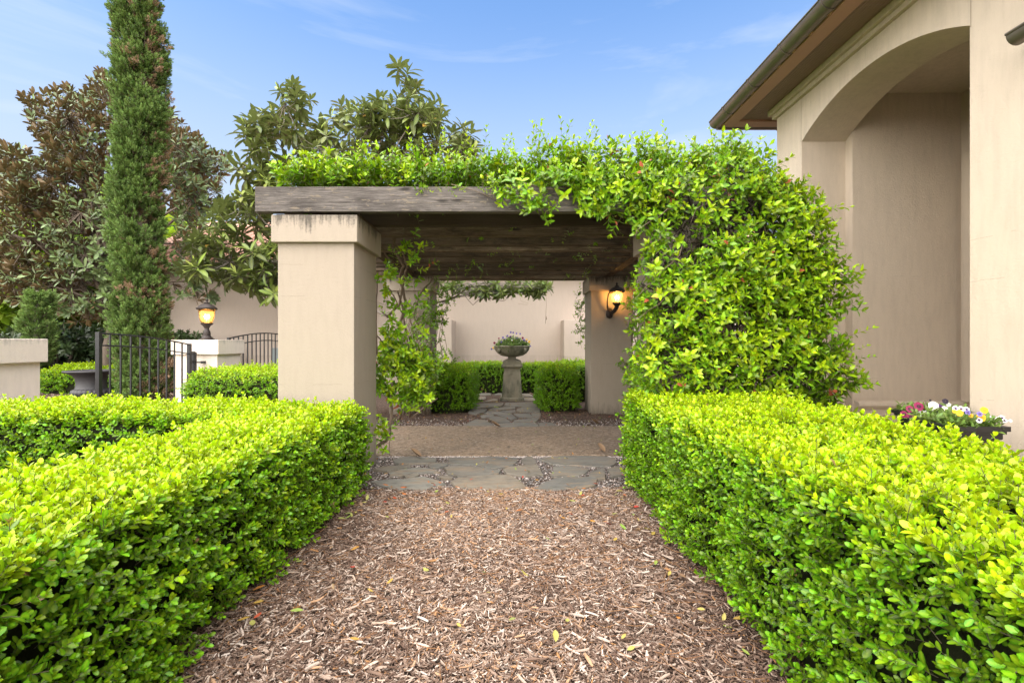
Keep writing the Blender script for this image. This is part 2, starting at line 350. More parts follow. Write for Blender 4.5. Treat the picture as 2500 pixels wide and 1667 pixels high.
_t = nd(_nt, 'ShaderNodeBsdfTransparent', {'Color': (0.96, 0.86, 0.66, 1)}); _g = nd(_nt, 'ShaderNodeBsdfGlossy', {'Color': (0.9, 0.85, 0.75, 1), 'Roughness': 0.12, 'Normal': _b})
_d = nd(_nt, 'ShaderNodeBsdfTranslucent', {'Color': (0.9, 0.75, 0.5, 1)}); _m = nd(_nt, 'ShaderNodeMixShader', {0: 0.10, 1: _t.outputs[0], 2: _d.outputs[0]})
_nt.links.new(nd(_nt, 'ShaderNodeMixShader', {0: nd(_nt, 'ShaderNodeLayerWeight', {'Blend': 0.18}).outputs['Fresnel'], 1: _m.outputs[0], 2: _g.outputs[0]}).outputs[0], _o.inputs[0])
M['bulb'], _nt, _o = newmat('bulb')
_nt.links.new(nd(_nt, 'ShaderNodeEmission', {'Color': (1.0, 0.70, 0.34, 1), 'Strength': 30.0}).outputs[0], _o.inputs[0])
M['cast_stone'], _nt, _o = newmat('cast_stone')
_ps = coords(_nt); _n = noise(_nt, _ps, 9, 6, 0.65); _n2 = noise(_nt, coords(_nt, (1, 1, 0.35)), 6, 5, 0.65)
_c = mixc(_nt, _n, (0.20, 0.175, 0.125), (0.36, 0.325, 0.245))
_c = mixc(_nt, math_(_nt, 'MULTIPLY', ramp(_nt, _n2, [(0.45, (0, 0, 0)), (0.62, (1, 1, 1))]), 0.7), _c, (0.075, 0.085, 0.058))
finish(_nt, _o, _c, 0.9, noise(_nt, _ps, 60, 5, 0.7), 0.5, 0.006, spec=0.2)

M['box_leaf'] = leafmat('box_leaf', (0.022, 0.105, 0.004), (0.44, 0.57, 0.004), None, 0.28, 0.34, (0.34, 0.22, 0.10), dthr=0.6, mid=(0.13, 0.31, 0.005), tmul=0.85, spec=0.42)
M['vine_leaf'] = leafmat('vine_leaf', (0.018, 0.070, 0.004), (0.42, 0.55, 0.006), None, 0.27, 0.34, (0.45, 0.12, 0.06), mid=(0.11, 0.255, 0.007), tmul=0.8, spec=0.42)  # old-leaf end darkened to give the vine painted depth shade
M['loquat_leaf'] = leafmat('loquat_leaf', (0.045, 0.080, 0.020), (0.36, 0.41, 0.06), (0.14, 0.17, 0.05), 0.25, 0.42, (0.45, 0.28, 0.05), dthr=0.85)
M['magnolia_leaf'] = leafmat('magnolia_leaf', (0.075, 0.115, 0.036), (0.23, 0.29, 0.11), (0.18, 0.118, 0.055), 0.05, 0.36, (0.22, 0.10, 0.04), spec=0.35)
M['cypress_leaf'] = leafmat('cypress_leaf', (0.075, 0.125, 0.036), (0.24, 0.34, 0.085), None, 0.15, 0.7, (0.36, 0.25, 0.16), spec=0.2, dthr=-1.0)
M['far_leaf'] = leafmat('far_leaf', (0.14, 0.24, 0.02), (0.48, 0.60, 0.05), None, 0.5, 0.5)
M['shrub_leaf'] = leafmat('shrub_leaf', (0.022, 0.045, 0.016), (0.09, 0.13, 0.04), None, 0.15, 0.4)
M['pansy_leaf'] = leafmat('pansy_leaf', (0.05, 0.10, 0.02), (0.24, 0.33, 0.06), None, 0.3, 0.45)
M['twig'] = plain('twig', (0.10, 0.085, 0.05), 0.9, 0, 0.3, 60, 0.2)
M['hedge_core'] = plain('hedge_core', (0.016, 0.018, 0.008), 0.95, 0, 0.6, 35, 0.8, 0.1)  # near black, with the shade inside the hedge put into the colour
def petal(name, col, eye):
    m, nt, o = newmat(name)
    r = nd(nt, 'ShaderNodeAttribute', attribute_type='GEOMETRY', attribute_name='rib').outputs['Fac']
    c = ramp(nt, r, [(0.0, col), (0.45, col), (0.62, eye), (0.93, eye), (0.97, (0.75, 0.50, 0.02))])
    p = nd(nt, 'ShaderNodeBsdfPrincipled', {'Base Color': c, 'Roughness': 0.6}); t = nd(nt, 'ShaderNodeBsdfTranslucent', {'Color': c})
    nt.links.new(nd(nt, 'ShaderNodeMixShader', {0: 0.25, 1: p.outputs[0], 2: t.outputs[0]}).outputs[0], o.inputs[0]); return m
PETAL = {'maroon': petal('petal_maroon', (0.26, 0.012, 0.075), (0.05, 0.005, 0.03)), 'white': petal('petal_white', (0.80, 0.80, 0.76), (0.78, 0.76, 0.60)),
         'whiteeye': petal('petal_white_purple', (0.80, 0.78, 0.80), (0.05, 0.01, 0.10)), 'yellow': petal('petal_yellow', (0.80, 0.50, 0.015), (0.70, 0.36, 0.01)),
         'purple': petal('petal_purple', (0.09, 0.012, 0.16), (0.02, 0.004, 0.04)), 'lavender': petal('petal_lavender', (0.20, 0.16, 0.42), (0.08, 0.04, 0.22)),
         'dark': petal('petal_dark', (0.012, 0.004, 0.02), (0.01, 0.003, 0.015))}

# ------------------------------------------------------------------ leaves and sprigs (prototypes)
def leaf_geo(Ln, Wd, fold=0.25, curl=0.15, st=(0.3, 0.65), shape=(0.9, 1.0), cup=0.0):
    """leaf along +Y, face up +Z"""
    v = [(0, 0, 0)]; rib = [1.0]
    for t, s in zip(st, shape):
        hw = Wd / 2 * s; zc = -curl * Ln * t * t
        v += [(-hw, Ln*t, zc + fold*hw), (0, Ln*t, zc), (hw, Ln*t, zc + fold*hw)]; rib += [0, 1, 0]
    v.append((0, Ln, -curl * Ln)); rib.append(0.4)
    n = len(st); f = [(0, 2, 1), (0, 3, 2)]
    for i in range(n - 1):
        a = 1 + 3*i; b = a + 3
        f += [(a, a+1, b+1, b), (a+1, a+2, b+2, b+1)]
    a = 1 + 3*(n-1); tip = len(v) - 1
    f += [(a, a+1, tip), (a+1, a+2, tip)]
    return np.array(v, float), f, np.array(rib)
def frame(d, up):
    d = Vector(d).normalized(); up = Vector(up); x = d.cross(up)
    if x.length < 1e-5: x = d.orthogonal()
    x.normalize(); z = x.cross(d)
    return np.array([[x.x, d.x, z.x], [x.y, d.y, z.y], [x.z, d.z, z.z]])
class Sprig:
    def __init__(s): s.v = []; s.f = []; s.age = []; s.rib = []; s.lv = []; s.n = 0; s.mi = []
    def leaf(s, pos, d, up, age, geo, scale=1.0, mi=0):
        v, f, rib = geo; R = frame(d, up)
        s.v.append((v * scale) @ R.T + np.array(pos)); s.f += [tuple(i + s.n for i in q) for q in f]
        s.n += len(v); s.age += [age] * len(v); s.rib += list(rib); s.lv += [random.random()] * len(v); s.mi += [mi] * len(f)
    def stem(s, p0, p1, r0, r1, mi=1):
        p0 = np.array(p0, float); p1 = np.array(p1, float); R = frame(p1 - p0, (0.3, 0.1, 1)); n = 3
        ring = np.array([[math.cos(2*math.pi*k/n), 0, math.sin(2*math.pi*k/n)] for k in range(n)])
        s.v.append(np.vstack([p0 + (ring * r0) @ R.T, p1 + (ring * r1) @ R.T]))
        for k in range(n): s.f.append((s.n + k, s.n + (k+1) % n, s.n + n + (k+1) % n, s.n + n + k)); s.mi.append(mi)
        s.n += 2*n; s.age += [0.5]*(2*n); s.rib += [0]*(2*n); s.lv += [0.5]*(2*n)
    def mesh(s, name, mats, smooth=True):
        me = bpy.data.meshes.new(name); me.from_pydata(np.vstack(s.v).tolist(), [], s.f)
        for nm, a in (('age', s.age), ('rib', s.rib), ('lv', s.lv)):
            at = me.attributes.new(nm, 'FLOAT', 'POINT'); at.data.foreach_set('value', np.array(a, np.float32))
        for m in mats: me.materials.append(m)
        me.polygons.foreach_set('material_index', np.array(s.mi, np.int32))
        if smooth: me.polygons.foreach_set('use_smooth', np.ones(len(s.f), bool))
        me.update(); return me
def sph(th, ph): return (math.sin(th)*math.cos(ph), math.sin(th)*math.sin(ph), math.cos(th))

def proto_opposite(name, mats, n_pairs, length, Ln, Wd, angle0=75, angle1=28, st=(0.22, 0.5, 0.8), shape=(0.72, 1.0, 0.72), fold=0.22, curl=0.12, var=6, stem_r=0.0012, terminal=True, young=0.7):
    out = []
    for q in range(var):
        s = Sprig(); pts = [np.array((0, 0, 0.0))]; d = Vector((random.uniform(-.15, .15), random.uniform(-.15, .15), 1))
        for i in range(n_pairs):
            d = (d + Vector((random.uniform(-.12, .12), random.uniform(-.12, .12), 0))).normalized()
            pts.append(pts[-1] + np.array(d) * length / n_pairs)
        for a, b in zip(pts, pts[1:]): s.stem(a, b, stem_r, stem_r * 0.8)
        ph = random.uniform(0, 6.28)
        for i, p in enumerate(pts[1:]):
            t = (i + 1) / n_pairs; th = math.radians(angle0 + (angle1 - angle0) * t + random.uniform(-10, 10))
            for sd in (0, 1):
                if random.random() < 0.06: continue
                pp = ph + sd * math.pi + random.uniform(-.3, .3)
                dd = sph(th, pp)
                geo = leaf_geo(Ln, Wd, fold * random.uniform(.5, 1.4), curl * random.uniform(0, 2), st, shape)
                s.leaf(p, dd, (0, 0, 1), min(1, max(0, t ** 1.3 * young + random.uniform(-.1, .3) * young)), geo, random.uniform(0.75, 1.08) * (1 - 0.35 * max(0, t - 0.6)))
            ph += math.pi / 2 + random.uniform(-.3, .3)
        if terminal:
            for k in range(2):
                s.leaf(pts[-1], sph(math.radians(random.uniform(8, 22)), ph + k * math.pi), (0, 0, 1), young * 1.15, leaf_geo(Ln, Wd * 0.8, fold * 1.4, curl, st, shape), 0.6)
        out.append(s.mesh(name, mats))
    return out
def proto_whorl(name, mats, n, Ln, Wd, th=(35, 105), droop=0.3, st=(0.2, 0.5, 0.8), shape=(0.6, 1.0, 0.8), var=6, stem=0.12, bud=True, fold=0.2, stem_r=0.004):
    out = []
    for q in range(var):
        s = Sprig(); s.stem((0, 0, -stem), (0, 0, 0), stem_r, stem_r * .8); ph = random.uniform(0, 6.28)
        k = n + random.randint(-2, 2)
        for i in range(k):
            t = i / max(1, k - 1); a = math.radians(th[1] + (th[0] - th[1]) * t + random.uniform(-12, 12)); ph += 2.4 + random.uniform(-.25, .25)
            s.leaf((0, 0, -stem * 0.45 * (1 - t)), sph(a, ph), (0, 0, 1), max(0, t * 0.5 + random.uniform(-.15, .1)), leaf_geo(Ln, Wd, fold * random.uniform(.4, 1.5), droop * random.uniform(.2, 1.6), st, shape), random.uniform(.7, 1.1))
        if bud:
            for i in range(random.choice((0, 2, 3, 4))):
                s.leaf((0, 0, 0), sph(math.radians(random.uniform(5, 28)), random.uniform(0, 6.28)), (0, 0, 1), 1.3, leaf_geo(Ln, Wd * .55, .5, -0.05, st, shape), random.uniform(.45, .7))
        out.append(s.mesh(name, mats))
    return out
PR = {}
PR['box'] = proto_opposite('boxwood_shoot', [M['box_leaf'], M['twig']], 5, 0.072, 0.027, 0.0155, 72, 30, (0.2, 0.55, 0.85), (0.66, 1.0, 0.72), 0.18, 0.10, 8, 0.0009)
PR['boxfar'] = proto_opposite('boxwood_shoot', [M['box_leaf'], M['twig']], 5, 0.10, 0.036, 0.022, 72, 30, (0.55,), (1.0,), 0.2, 0.1, 6, 0.001)
PR['vine'] = proto_opposite('vine_shoot', [M['vine_leaf'], M['vine_wood']], 4, 0.165, 0.080, 0.037, 78, 40, (0.2, 0.5, 0.8), (0.68, 1.0, 0.6), 0.22, 0.2, 8, 0.0016)
PR['vinelong'] = proto_opposite('vine_shoot', [M['vine_leaf'], M['vine_wood']], 7, 0.36, 0.060, 0.026, 65, 35, (0.2, 0.5, 0.8), (0.68, 1.0, 0.6), 0.25, 0.2, 5, 0.0016)
PR['vinesmall'] = proto_opposite('vine_shoot', [M['vine_leaf'], M['vine_wood']], 5, 0.16, 0.045, 0.022, 80, 45, (0.3, 0.7), (1.0, 0.75), 0.2, 0.2, 6, 0.0014)
PR['loquat'] = proto_whorl('leaf_whorl', [M['loquat_leaf'], M['bark_grey']], 12, 0.25, 0.078, (40, 120), 0.32, var=8, stem=0.18)
PR['magnolia'] = proto_whorl('leaf_whorl', [M['magnolia_leaf'], M['bark']], 10, 0.20, 0.075, (22, 95), -0.05, var=8, stem=0.2, bud=False, fold=0.35)
PR['far'] = proto_whorl('leaf_clump', [M['far_leaf'], M['bark']], 16, 0.22, 0.13, (10, 130), 0.2, (0.5,), (1.0,), 6, 0.25, False)
PR['shrub'] = proto_whorl('leaf_clump', [M['shrub_leaf'], M['bark']], 14, 0.11, 0.05, (10, 120), 0.2, (0.5,), (1.0,), 6, 0.12, False)
PR['pansy'] = proto_whorl('pansy_sprig', [M['pansy_leaf'], M['pansy_leaf']], 9, 0.045, 0.018, (15, 95), 0.25, (0.4, 0.75), (1.0, .8), 6, 0.06, False, stem_r=0.0012)
def proto_plume(name, mats, var=8):
    out = []
    for q in range(var):
        s = Sprig()
        for i in range(46):
            t = random.random(); h = t * 0.11; a = random.uniform(0, 6.28); r = 0.05 * math.sqrt(max(0, 1 - t))
            d = sph(math.radians(random.uniform(5, 40) + 38 * (1 - t)), a)
            s.leaf((r*math.cos(a)*random.random(), r*math.sin(a)*random.random(), h), d, (0, 0, 1), max(0, t * 0.8 + random.uniform(-.25, .25)), leaf_geo(0.055, 0.017, 0.4, -0.2, (0.5,), (1.0,)), random.uniform(.6, 1.1))
        s.stem((0, 0, -0.05), (0, 0, 0.09), 0.004, 0.002)
        out.append(s.mesh(name, mats))
    return out
PR['plume'] = proto_plume('cypress_plume', [M['cypress_leaf'], M['bark']])
def proto_chips(name, mat, n, lr, wr, tr, curve=0.0):
    out = []
    for q in range(n):
        Ln = random.uniform(*lr); W = random.uniform(*wr); T = random.uniform(*tr); k = 4; vs = []; c = random.uniform(-curve, curve); sx = random.uniform(-.25, .25) * W
        for i in range(k):
            t = i / (k - 1); yy = (t - .5) * Ln; ww = W * (0.35 + 0.65 * math.sin(math.pi * min(.9, max(.1, t)))) / 2 * random.uniform(.75, 1.2); zz = c * (t - .5) ** 2 * 4
            o = sx * math.sin(t * 5)
            vs += [(o - ww, yy, zz), (o + ww * .9, yy + random.uniform(-.1, .1) * Ln * .3, zz), (o + ww * .6, yy, zz + T), (o - ww * .7, yy, zz + T * random.uniform(.6, 1.1))]
        fs = [(0, 1, 2, 3), (4*k-1, 4*k-2, 4*k-3, 4*k-4)]
        for i in range(k - 1):
            a = 4*i; b = a + 4
            for j in range(4): fs.append((a+j, b+j, b+(j+1) % 4, a+(j+1) % 4))
        me = bpy.data.meshes.new(name); me.from_pydata(vs, [], fs); me.materials.append(mat); out.append(me)
    return out
PR['chip'] = proto_chips('bark_chip', M['chip'], 10, (0.018, 0.05), (0.005, 0.013), (0.002, 0.005), 0.004)
PR['chipbig'] = proto_chips('bark_chip', M['chip'], 6, (0.05, 0.11), (0.010, 0.024), (0.004, 0.010), 0.006)
PR['needle'] = proto_chips('pine_needle', M['needle'], 6, (0.10, 0.17), (0.0014, 0.0022), (0.001, 0.0015), 0.025)
def proto_pebble(n):
    out = []
    for q in range(n):
        bm = bmesh.new(); bmesh.ops.create_icosphere(bm, subdivisions=1, radius=1)
        for v in bm.verts: v.co = Vector((v.co.x * 1.0, v.co.y * random.uniform(.65, .8), v.co.z * .5)) * random.uniform(.85, 1.15)
        me = bpy.data.meshes.new('pebble'); bm.to_mesh(me); bm.free(); me.materials.append(M['pebble'])
        me.polygons.foreach_set('use_smooth', np.ones(len(me.polygons), bool)); out.append(me)
    return out
PR['pebble'] = proto_pebble(6)
def proto_fallen(n):
    out = []
    for q in range(n):
        s = Sprig(); s.leaf((0, -0.03, 0.002), (0, 1, 0), (0, 0, 1), 0.5, leaf_geo(0.06, 0.026, random.uniform(-.3, .8), random.uniform(-.3, .3), (0.2, 0.5, 0.8), (0.65, 1, .65)))
        me = s.mesh('fallen_leaf', [M['litter']]); out.append(me)
    return out
PR['litter'] = proto_fallen(6)

PCOL = {}; NG = {}
def proto_group(key):
    if key in NG: return NG[key]
    c = bpy.data.collections.new('proto_' + key)
    for i, me in enumerate(PR[key]): c.objects.link(bpy.data.objects.new('%s_%02d' % (key, i), me))
    g = bpy.data.node_groups.new('scatter_' + key, 'GeometryNodeTree')
    g.interface.new_socket('Geometry', in_out='INPUT', socket_type='NodeSocketGeometry'); g.interface.new_socket('Geometry', in_out='OUTPUT', socket_type='NodeSocketGeometry')
    N = g.nodes.new; gi = N('NodeGroupInput'); go = N('NodeGroupOutput'); iop = N('GeometryNodeInstanceOnPoints'); ci = N('GeometryNodeCollectionInfo')
    ci.inputs['Collection'].default_value = c; ci.inputs['Separate Children'].default_value = True; ci.inputs['Reset Children'].default_value = True
    def na(nm, t):
        n = N('GeometryNodeInputNamedAttribute'); n.data_type = t; n.inputs['Name'].default_value = nm
        return n.outputs['Attribute']
    l = g.links.new; l(gi.outputs[0], iop.inputs['Points']); l(ci.outputs[0], iop.inputs['Instance'])
    iop.inputs['Pick Instance'].default_value = True; l(na('pick', 'INT'), iop.inputs['Instance Index'])
    e2r = N('FunctionNodeEulerToRotation'); l(na('rot', 'FLOAT_VECTOR'), e2r.inputs[0]); l(e2r.outputs[0], iop.inputs['Rotation'])
    l(na('scl', 'FLOAT'), iop.inputs['Scale']); l(iop.outputs[0], go.inputs[0])
    NG[key] = g; return g
def eulers(dirs, roll):
    """rotation taking local +Z to dirs, with roll about it"""
    z = dirs / np.linalg.norm(dirs, axis=1, keepdims=True)
    ref = np.tile(np.array([1.0, 0, 0]), (len(z), 1)); ref[np.abs(z[:, 0]) > .9] = (0, 1, 0)
    x = np.cross(ref, z); x /= np.linalg.norm(x, axis=1, keepdims=True); y = np.cross(z, x)
    c, s = np.cos(roll)[:, None], np.sin(roll)[:, None]
    X = c*x + s*y; Yv = -s*x + c*y
    return np.stack([np.arctan2(Yv[:, 2], z[:, 2]), np.arcsin(np.clip(-X[:, 2], -1, 1)), np.arctan2(X[:, 1], X[:, 0])], 1)
def scatter(name, key, pts, dirs, scl, tint, parent=None, n_parts=0, part_name=None, roll=None):
    """leaves nobody could count: one object; the n_parts nearest ones are parts of their own"""
    pts = np.asarray(pts, float); n = len(pts)
    if roll is None: roll = RNG.uniform(0, 6.283, n)
    eu = eulers(np.asarray(dirs, float), roll); pick = RNG.integers(0, len(PR[key]), n)
    scl = np.broadcast_to(scl, n).astype(float); tint = np.broadcast_to(tint, n).astype(float)
    org = np.array(ORG[parent]) if parent is not None else np.zeros(3)
    sel = np.zeros(n, bool)
    if n_parts and parent is not None:
        d = np.linalg.norm(pts - np.array([0, 0, CH]), axis=1)
        u = pts[:, 0] / np.maximum(pts[:, 1], .01); v = (pts[:, 2] - CH) / np.maximum(pts[:, 1], .01)
        vis = (pts[:, 1] > .3) & (np.abs(u) < 1.05) & (np.abs(v) < .70)
        key_ = np.where(vis, d / scl, 1e6); idx = np.argsort(key_)[:min(n_parts, int(vis.sum()))]; sel[idx] = True
        for i in idx:
            o = bpy.data.objects.new(part_name or 'shoot', PR[key][pick[i]]); COL.objects.link(o); o.parent = parent
            o.location = pts[i] - org; o.rotation_euler = eu[i]; o.scale = (scl[i],) * 3; o['tint'] = float(tint[i])
    k = ~sel; m = int(k.sum())
    me = bpy.data.meshes.new(name); me.vertices.add(m); me.vertices.foreach_set('co', (pts[k] - org).astype(np.float32).ravel())
    for nm, t, a, f in (('rot', 'FLOAT_VECTOR', eu, 'vector'), ('scl', 'FLOAT', scl, 'value'), ('tint', 'FLOAT', tint, 'value')):
        at = me.attributes.new(nm, t, 'POINT'); at.data.foreach_set(f, a[k].astype(np.float32).ravel())
    at = me.attributes.new('pick', 'INT', 'POINT'); at.data.foreach_set('value', pick[k].astype(np.int32))
    me.update()
    o = link(name, me, parent); o['kind'] = 'stuff'
    md = o.modifiers.new('scatter', 'NODES'); md.node_group = proto_group(key)
    return o
_wav = RNG.normal(size=(24, 3)); _wph = RNG.uniform(0, 6.28, 24)
def wob(p, freq=2.0, seed=0):
    p = np.asarray(p); s = 0
    for i in range(8):
        k = (i + seed * 5) % 24; s = s + np.sin(p @ (_wav[k] * freq * (1 + .35 * i)) + _wph[k]) / (1 + .4 * i)
    return s / 3.2
def unit(a): return a / np.maximum(np.linalg.norm(a, axis=1, keepdims=True), 1e-9)
def in_poly(px, py, poly):
    poly = np.asarray(poly, float); c = np.zeros(len(px), bool); j = len(poly) - 1
    for i in range(len(poly)):
        xi, yi = poly[i]; xj, yj = poly[j]
        m = ((yi > py) != (yj > py)) & (px < (xj - xi) * (py - yi) / (yj - yi + 1e-12) + xi); c ^= m; j = i
    return c
D2F = 2500 / 2352.0
def poly_pts(poly, n, disp=True):
    poly = np.asarray(poly, float) * (D2F if disp else 1); lo, hi = poly.min(0), poly.max(0); out = np.zeros((0, 2))
    while len(out) < n:
        q = RNG.uniform(lo, hi, (n * 2, 2)); out = np.vstack([out, q[in_poly(q[:, 0], q[:, 1], poly)]])
    return out[:n]
# ================================================================== the setting
def sheet(name, x0, x1, y0, y1, z, mat, nx=1, ny=1):
    bm = bmesh.new(); bmesh.ops.create_grid(bm, x_segments=nx, y_segments=ny, size=0.5)
    for v in bm.verts: v.co = Vector((x0 + (v.co.x + .5) * (x1 - x0), y0 + (v.co.y + .5) * (y1 - y0), z))
    me = bpy.data.meshes.new(name); bm.to_mesh(me); bm.free(); me.materials.append(mat)
    o = link(name, me); o['kind'] = 'structure'; return o
sheet('ground', -400, 400, -400, 400, -0.004, M['soil'])

# concrete walk crossing between the two flagstone areas
wk = MB(); wk.box(-9.5, 7.0, 5.40, 7.27, -0.10, 0.022, 0.008)
o = wk.build('concrete_walkway', M['aggregate']); o['kind'] = 'structure'

# flagstones, each its own slab
def flag_path(name, stones, zt, seed):
    root = empty(name, (0, 0, 0), kind='structure')
    rnd = random.Random(seed)
    for poly in stones:
        pts = [Vector(G(u, v, zt)) for u, v in poly]
        # uneven, chipped outline
        out = []
        for a, b in zip(pts, pts[1:] + pts[:1]):
            L_ = (b - a).length; k = max(1, int(L_ / 0.10))
            nrm = Vector((-(b - a).y, (b - a).x)); nrm = nrm.normalized() if nrm.length > 1e-6 else nrm
            for i in range(k):
                q = a.lerp(b, i / k)
                if i: q = q + nrm * rnd.uniform(-.010, .010)
                out.append(q)
        h = zt + rnd.uniform(-.006, .008); tx, ty = rnd.uniform(-.006, .006), rnd.uniform(-.006, .006)
        c = sum(out, Vector((0, 0))) / len(out)
        bm = bmesh.new()
        top = [bm.verts.new((c.x + (p.x - c.x) * 1.012, c.y + (p.y - c.y) * 1.012, h + (p.x - c.x) * tx + (p.y - c.y) * ty)) for p in out]
        mid = [bm.verts.new((c.x + (p.x - c.x) * 1.03, c.y + (p.y - c.y) * 1.03, h - .010 + (p.x - c.x) * tx + (p.y - c.y) * ty)) for p in out]
        bot = [bm.verts.new((c.x + (p.x - c.x) * 1.03, c.y + (p.y - c.y) * 1.03, -0.03)) for p in out]
        n = len(out); bm.faces.new(top)
        for r0, r1 in ((mid, top), (bot, mid)):
            for i in range(n): bm.faces.new((r0[i], r0[(i+1) % n], r1[(i+1) % n], r1[i]))
        bmesh.ops.recalc_face_normals(bm, faces=bm.faces[:])
        me = bpy.data.meshes.new('flagstone'); bm.to_mesh(me); bm.free(); me.materials.append(M['flagstone'])
        link('flagstone', me, root)
    return root
def fa(l): return [(850 + x / 5.88, 1050 + y / 5.88) for x, y in l]
def fb(l): return [(1200 + x / 5.88, 1050 + y / 5.88) for x, y in l]
def fc(l): return [(960 + x / 3.92, 880 + y / 3.92) for x, y in l]
FRONT = [fa([(650,430),(760,385),(900,372),(1180,390),(1262,400),(1250,460),(1100,470),(830,475),(690,465)]),
 fa([(1145,485),(1300,462),(1425,468),(1430,500),(1380,518),(1200,545),(1160,520)]),
 [(1095,1116.5),(1217,1115.5),(1259,1117.5),(1262,1125),(1251,1135),(1204,1142.5),(1165,1134),(1095,1131)],
 fa([(1390,532),(1500,512),(1850,524),(2080,568),(2190,562),(2155,620),(1960,650),(1700,665),(1590,685),(1540,650),(1420,615)]),
 fb([(425,412),(500,372),(580,368),(635,430),(640,470),(590,480),(500,485),(440,450)]),
 fb([(170,565),(250,530),(640,495),(690,560),(730,630),(560,640),(360,640),(220,615)]),
 fb([(690,410),(800,384),(1000,368),(1250,368),(1600,372),(1760,400),(1790,450),(1700,512),(1500,506),(1250,496),(1000,486),(870,476),(800,440)]),
 fb([(885,512),(1000,503),(1250,518),(1400,548),(1340,610),(1250,636),(1110,645),(900,660),(850,620),(890,570)]),
 fb([(1400,630),(1480,582),(1600,546),(1625,620),(1630,690),(1510,695),(1400,662)]),
 fb([(1665,548),(1850,508),(1960,540),(1900,640),(1720,660),(1695,600)]),
 fb([(600,845),(760,745),(900,695),(1080,670),(1200,675),(1450,668),(1510,705),(1480,790),(1300,830),(1000,852),(700,862)]),
 fa([(1485,740),(1560,692),(1800,670),(2100,648),(2300,648),(2388,685),(2555,828),(2255,845),(1700,830),(1560,815)]),
 fa([(330,722),(600,694),(800,694),(1080,656),(1250,702),(1385,760),(1250,810),(1060,860),(800,845),(500,800)]),
 fa([(600,604),(750,562),(1000,524),(1190,546),(1325,602),(1150,602),(900,612),(780,646),(600,648)]),
 fa([(795,652),(1000,624),(1015,652),(940,674),(830,682)]), fa([(1275,662),(1340,644),(1485,654),(1495,688),(1380,694)]),
 fa([(360,562),(480,524),(740,504),(875,504),(895,522),(700,562),(560,590)])]
BACK = [fc(p) for p in ([(640,640),(780,557),(880,562),(920,592),(995,637)], [(905,545),(970,533),(1060,548),(1125,588),(1010,598),(960,578)],
 [(990,608),(1140,598),(1340,593),(1395,632),(1015,637)], [(1160,567),(1340,549),(1400,549),(1370,579),(1155,588)], [(985,515),(1115,503),(1185,550),(1128,567),(1065,540)],
 [(1155,505),(1305,502),(1340,538),(1210,543)], [(835,525),(955,517),(965,530),(898,543),(842,543)], [(862,505),(920,478),(1010,487),(1095,500),(982,510)],
 [(1020,481),(1168,468),(1173,490),(1112,498)], [(917,470),(960,453),(1163,441),(1167,461),(1010,474)], [(1185,465),(1232,448),(1410,448),(1400,488),(1312,490),(1185,484)],
 [(1322,502),(1410,497),(1410,541),(1352,541)], [(1064,430),(1078,402),(1410,393),(1410,441),(1200,438)], [(722,455),(760,412),(1056,408),(1038,433),(800,458)],
 [(722,500),(740,468),(895,468),(878,493),(800,513)], [(732,373),(752,342),(878,342),(888,363),(800,378)], [(864,393),(960,362),(1006,367),(998,383)], [(1234,380),(1252,352),(1390,352),(1400,380)],
 [(1218,340),(1232,317),(1340,317),(1350,340)], [(782,330),(850,310),(938,312),(928,330)], [(962,325),(1020,302),(1180,302),(1170,325)], [(1382,597),(1518,592),(1576,625),(1412,631)],
 [(1030,348),(1200,346),(1205,376),(1040,380)], [(1355,342),(1380,317),(1470,317),(1480,345)], [(1400,352),(1500,350),(1540,384),(1410,384)], [(640,400),(700,385),(745,400),(700,440),(650,440)])]
flag_path('flagstone_threshold', FRONT, 0.018, 3)
flag_path('flagstone_path', BACK, 0.020, 5)

# ================================================================== pergola
pg = empty('pergola', (0, 4.4, 0), 'weathered wooden pergola on four stucco pillars, with climbing vines over it', 'pergola')
PW = 0.70
PILL = [(-2.150, 4.40), (1.345, 4.40), (-2.20, 8.57), (1.415, 8.57)]
for i, (x, y) in enumerate(PILL):
    wd = PW if i < 2 else 0.74
    b = MB(); b.box(x, x + wd, y, y + 0.72, -0.05, 2.204, 0.006); p = b.build('pillar', M['stucco_pillar'], pg)
    b = MB(); b.box(x - .042, x + wd + .042, y - .043, y + .72 + .043, 2.204, 2.452, 0.008); b.build('pillar_cap', M['stucco_cap'], p)
for x in (-1.86, 1.635):                    # plates running from front pillar to back pillar
    b = MB(); b.box(x, x + .14, 4.452, 9.30, 2.456, 2.60, 0.004); b.build('plate_beam', M['wood_plate'], pg)
b = MB(); b.box(-2.335, 2.38, 4.352, 4.440, 2.479, 2.705, 0.004); b.build('front_beam', M['wood_beam'], pg)
ys = [4.90, 5.33, 5.76, 6.20, 6.63, 7.07, 7.52, 7.97, 8.42, 8.90, 9.32]
for k, y in enumerate(ys):
    dz = random.uniform(-.035, .012)
    b = MB(); b.box(-2.33, 2.38, y, y + .088, 2.483 + dz, 2.700 + dz, 0.010); b.build('joist', M['wood_joist'], pg)
for x, y in PILL[:2]:
    b = MB(); b.box(x - .035, x + PW + .035, 4.445, 5.10, 2.4525, 2.4785, .002); b.build('bearing_shim', M['wood_plate'], pg)
for k in range(16):                         # battens laid across the joists under the vine
    x = -2.2 + k * 0.295
    b = MB(); b.box(x, x + .045, 4.46, 9.45, 2.712, 2.745, 0.003); b.build('batten', M['wood_plate'], pg)

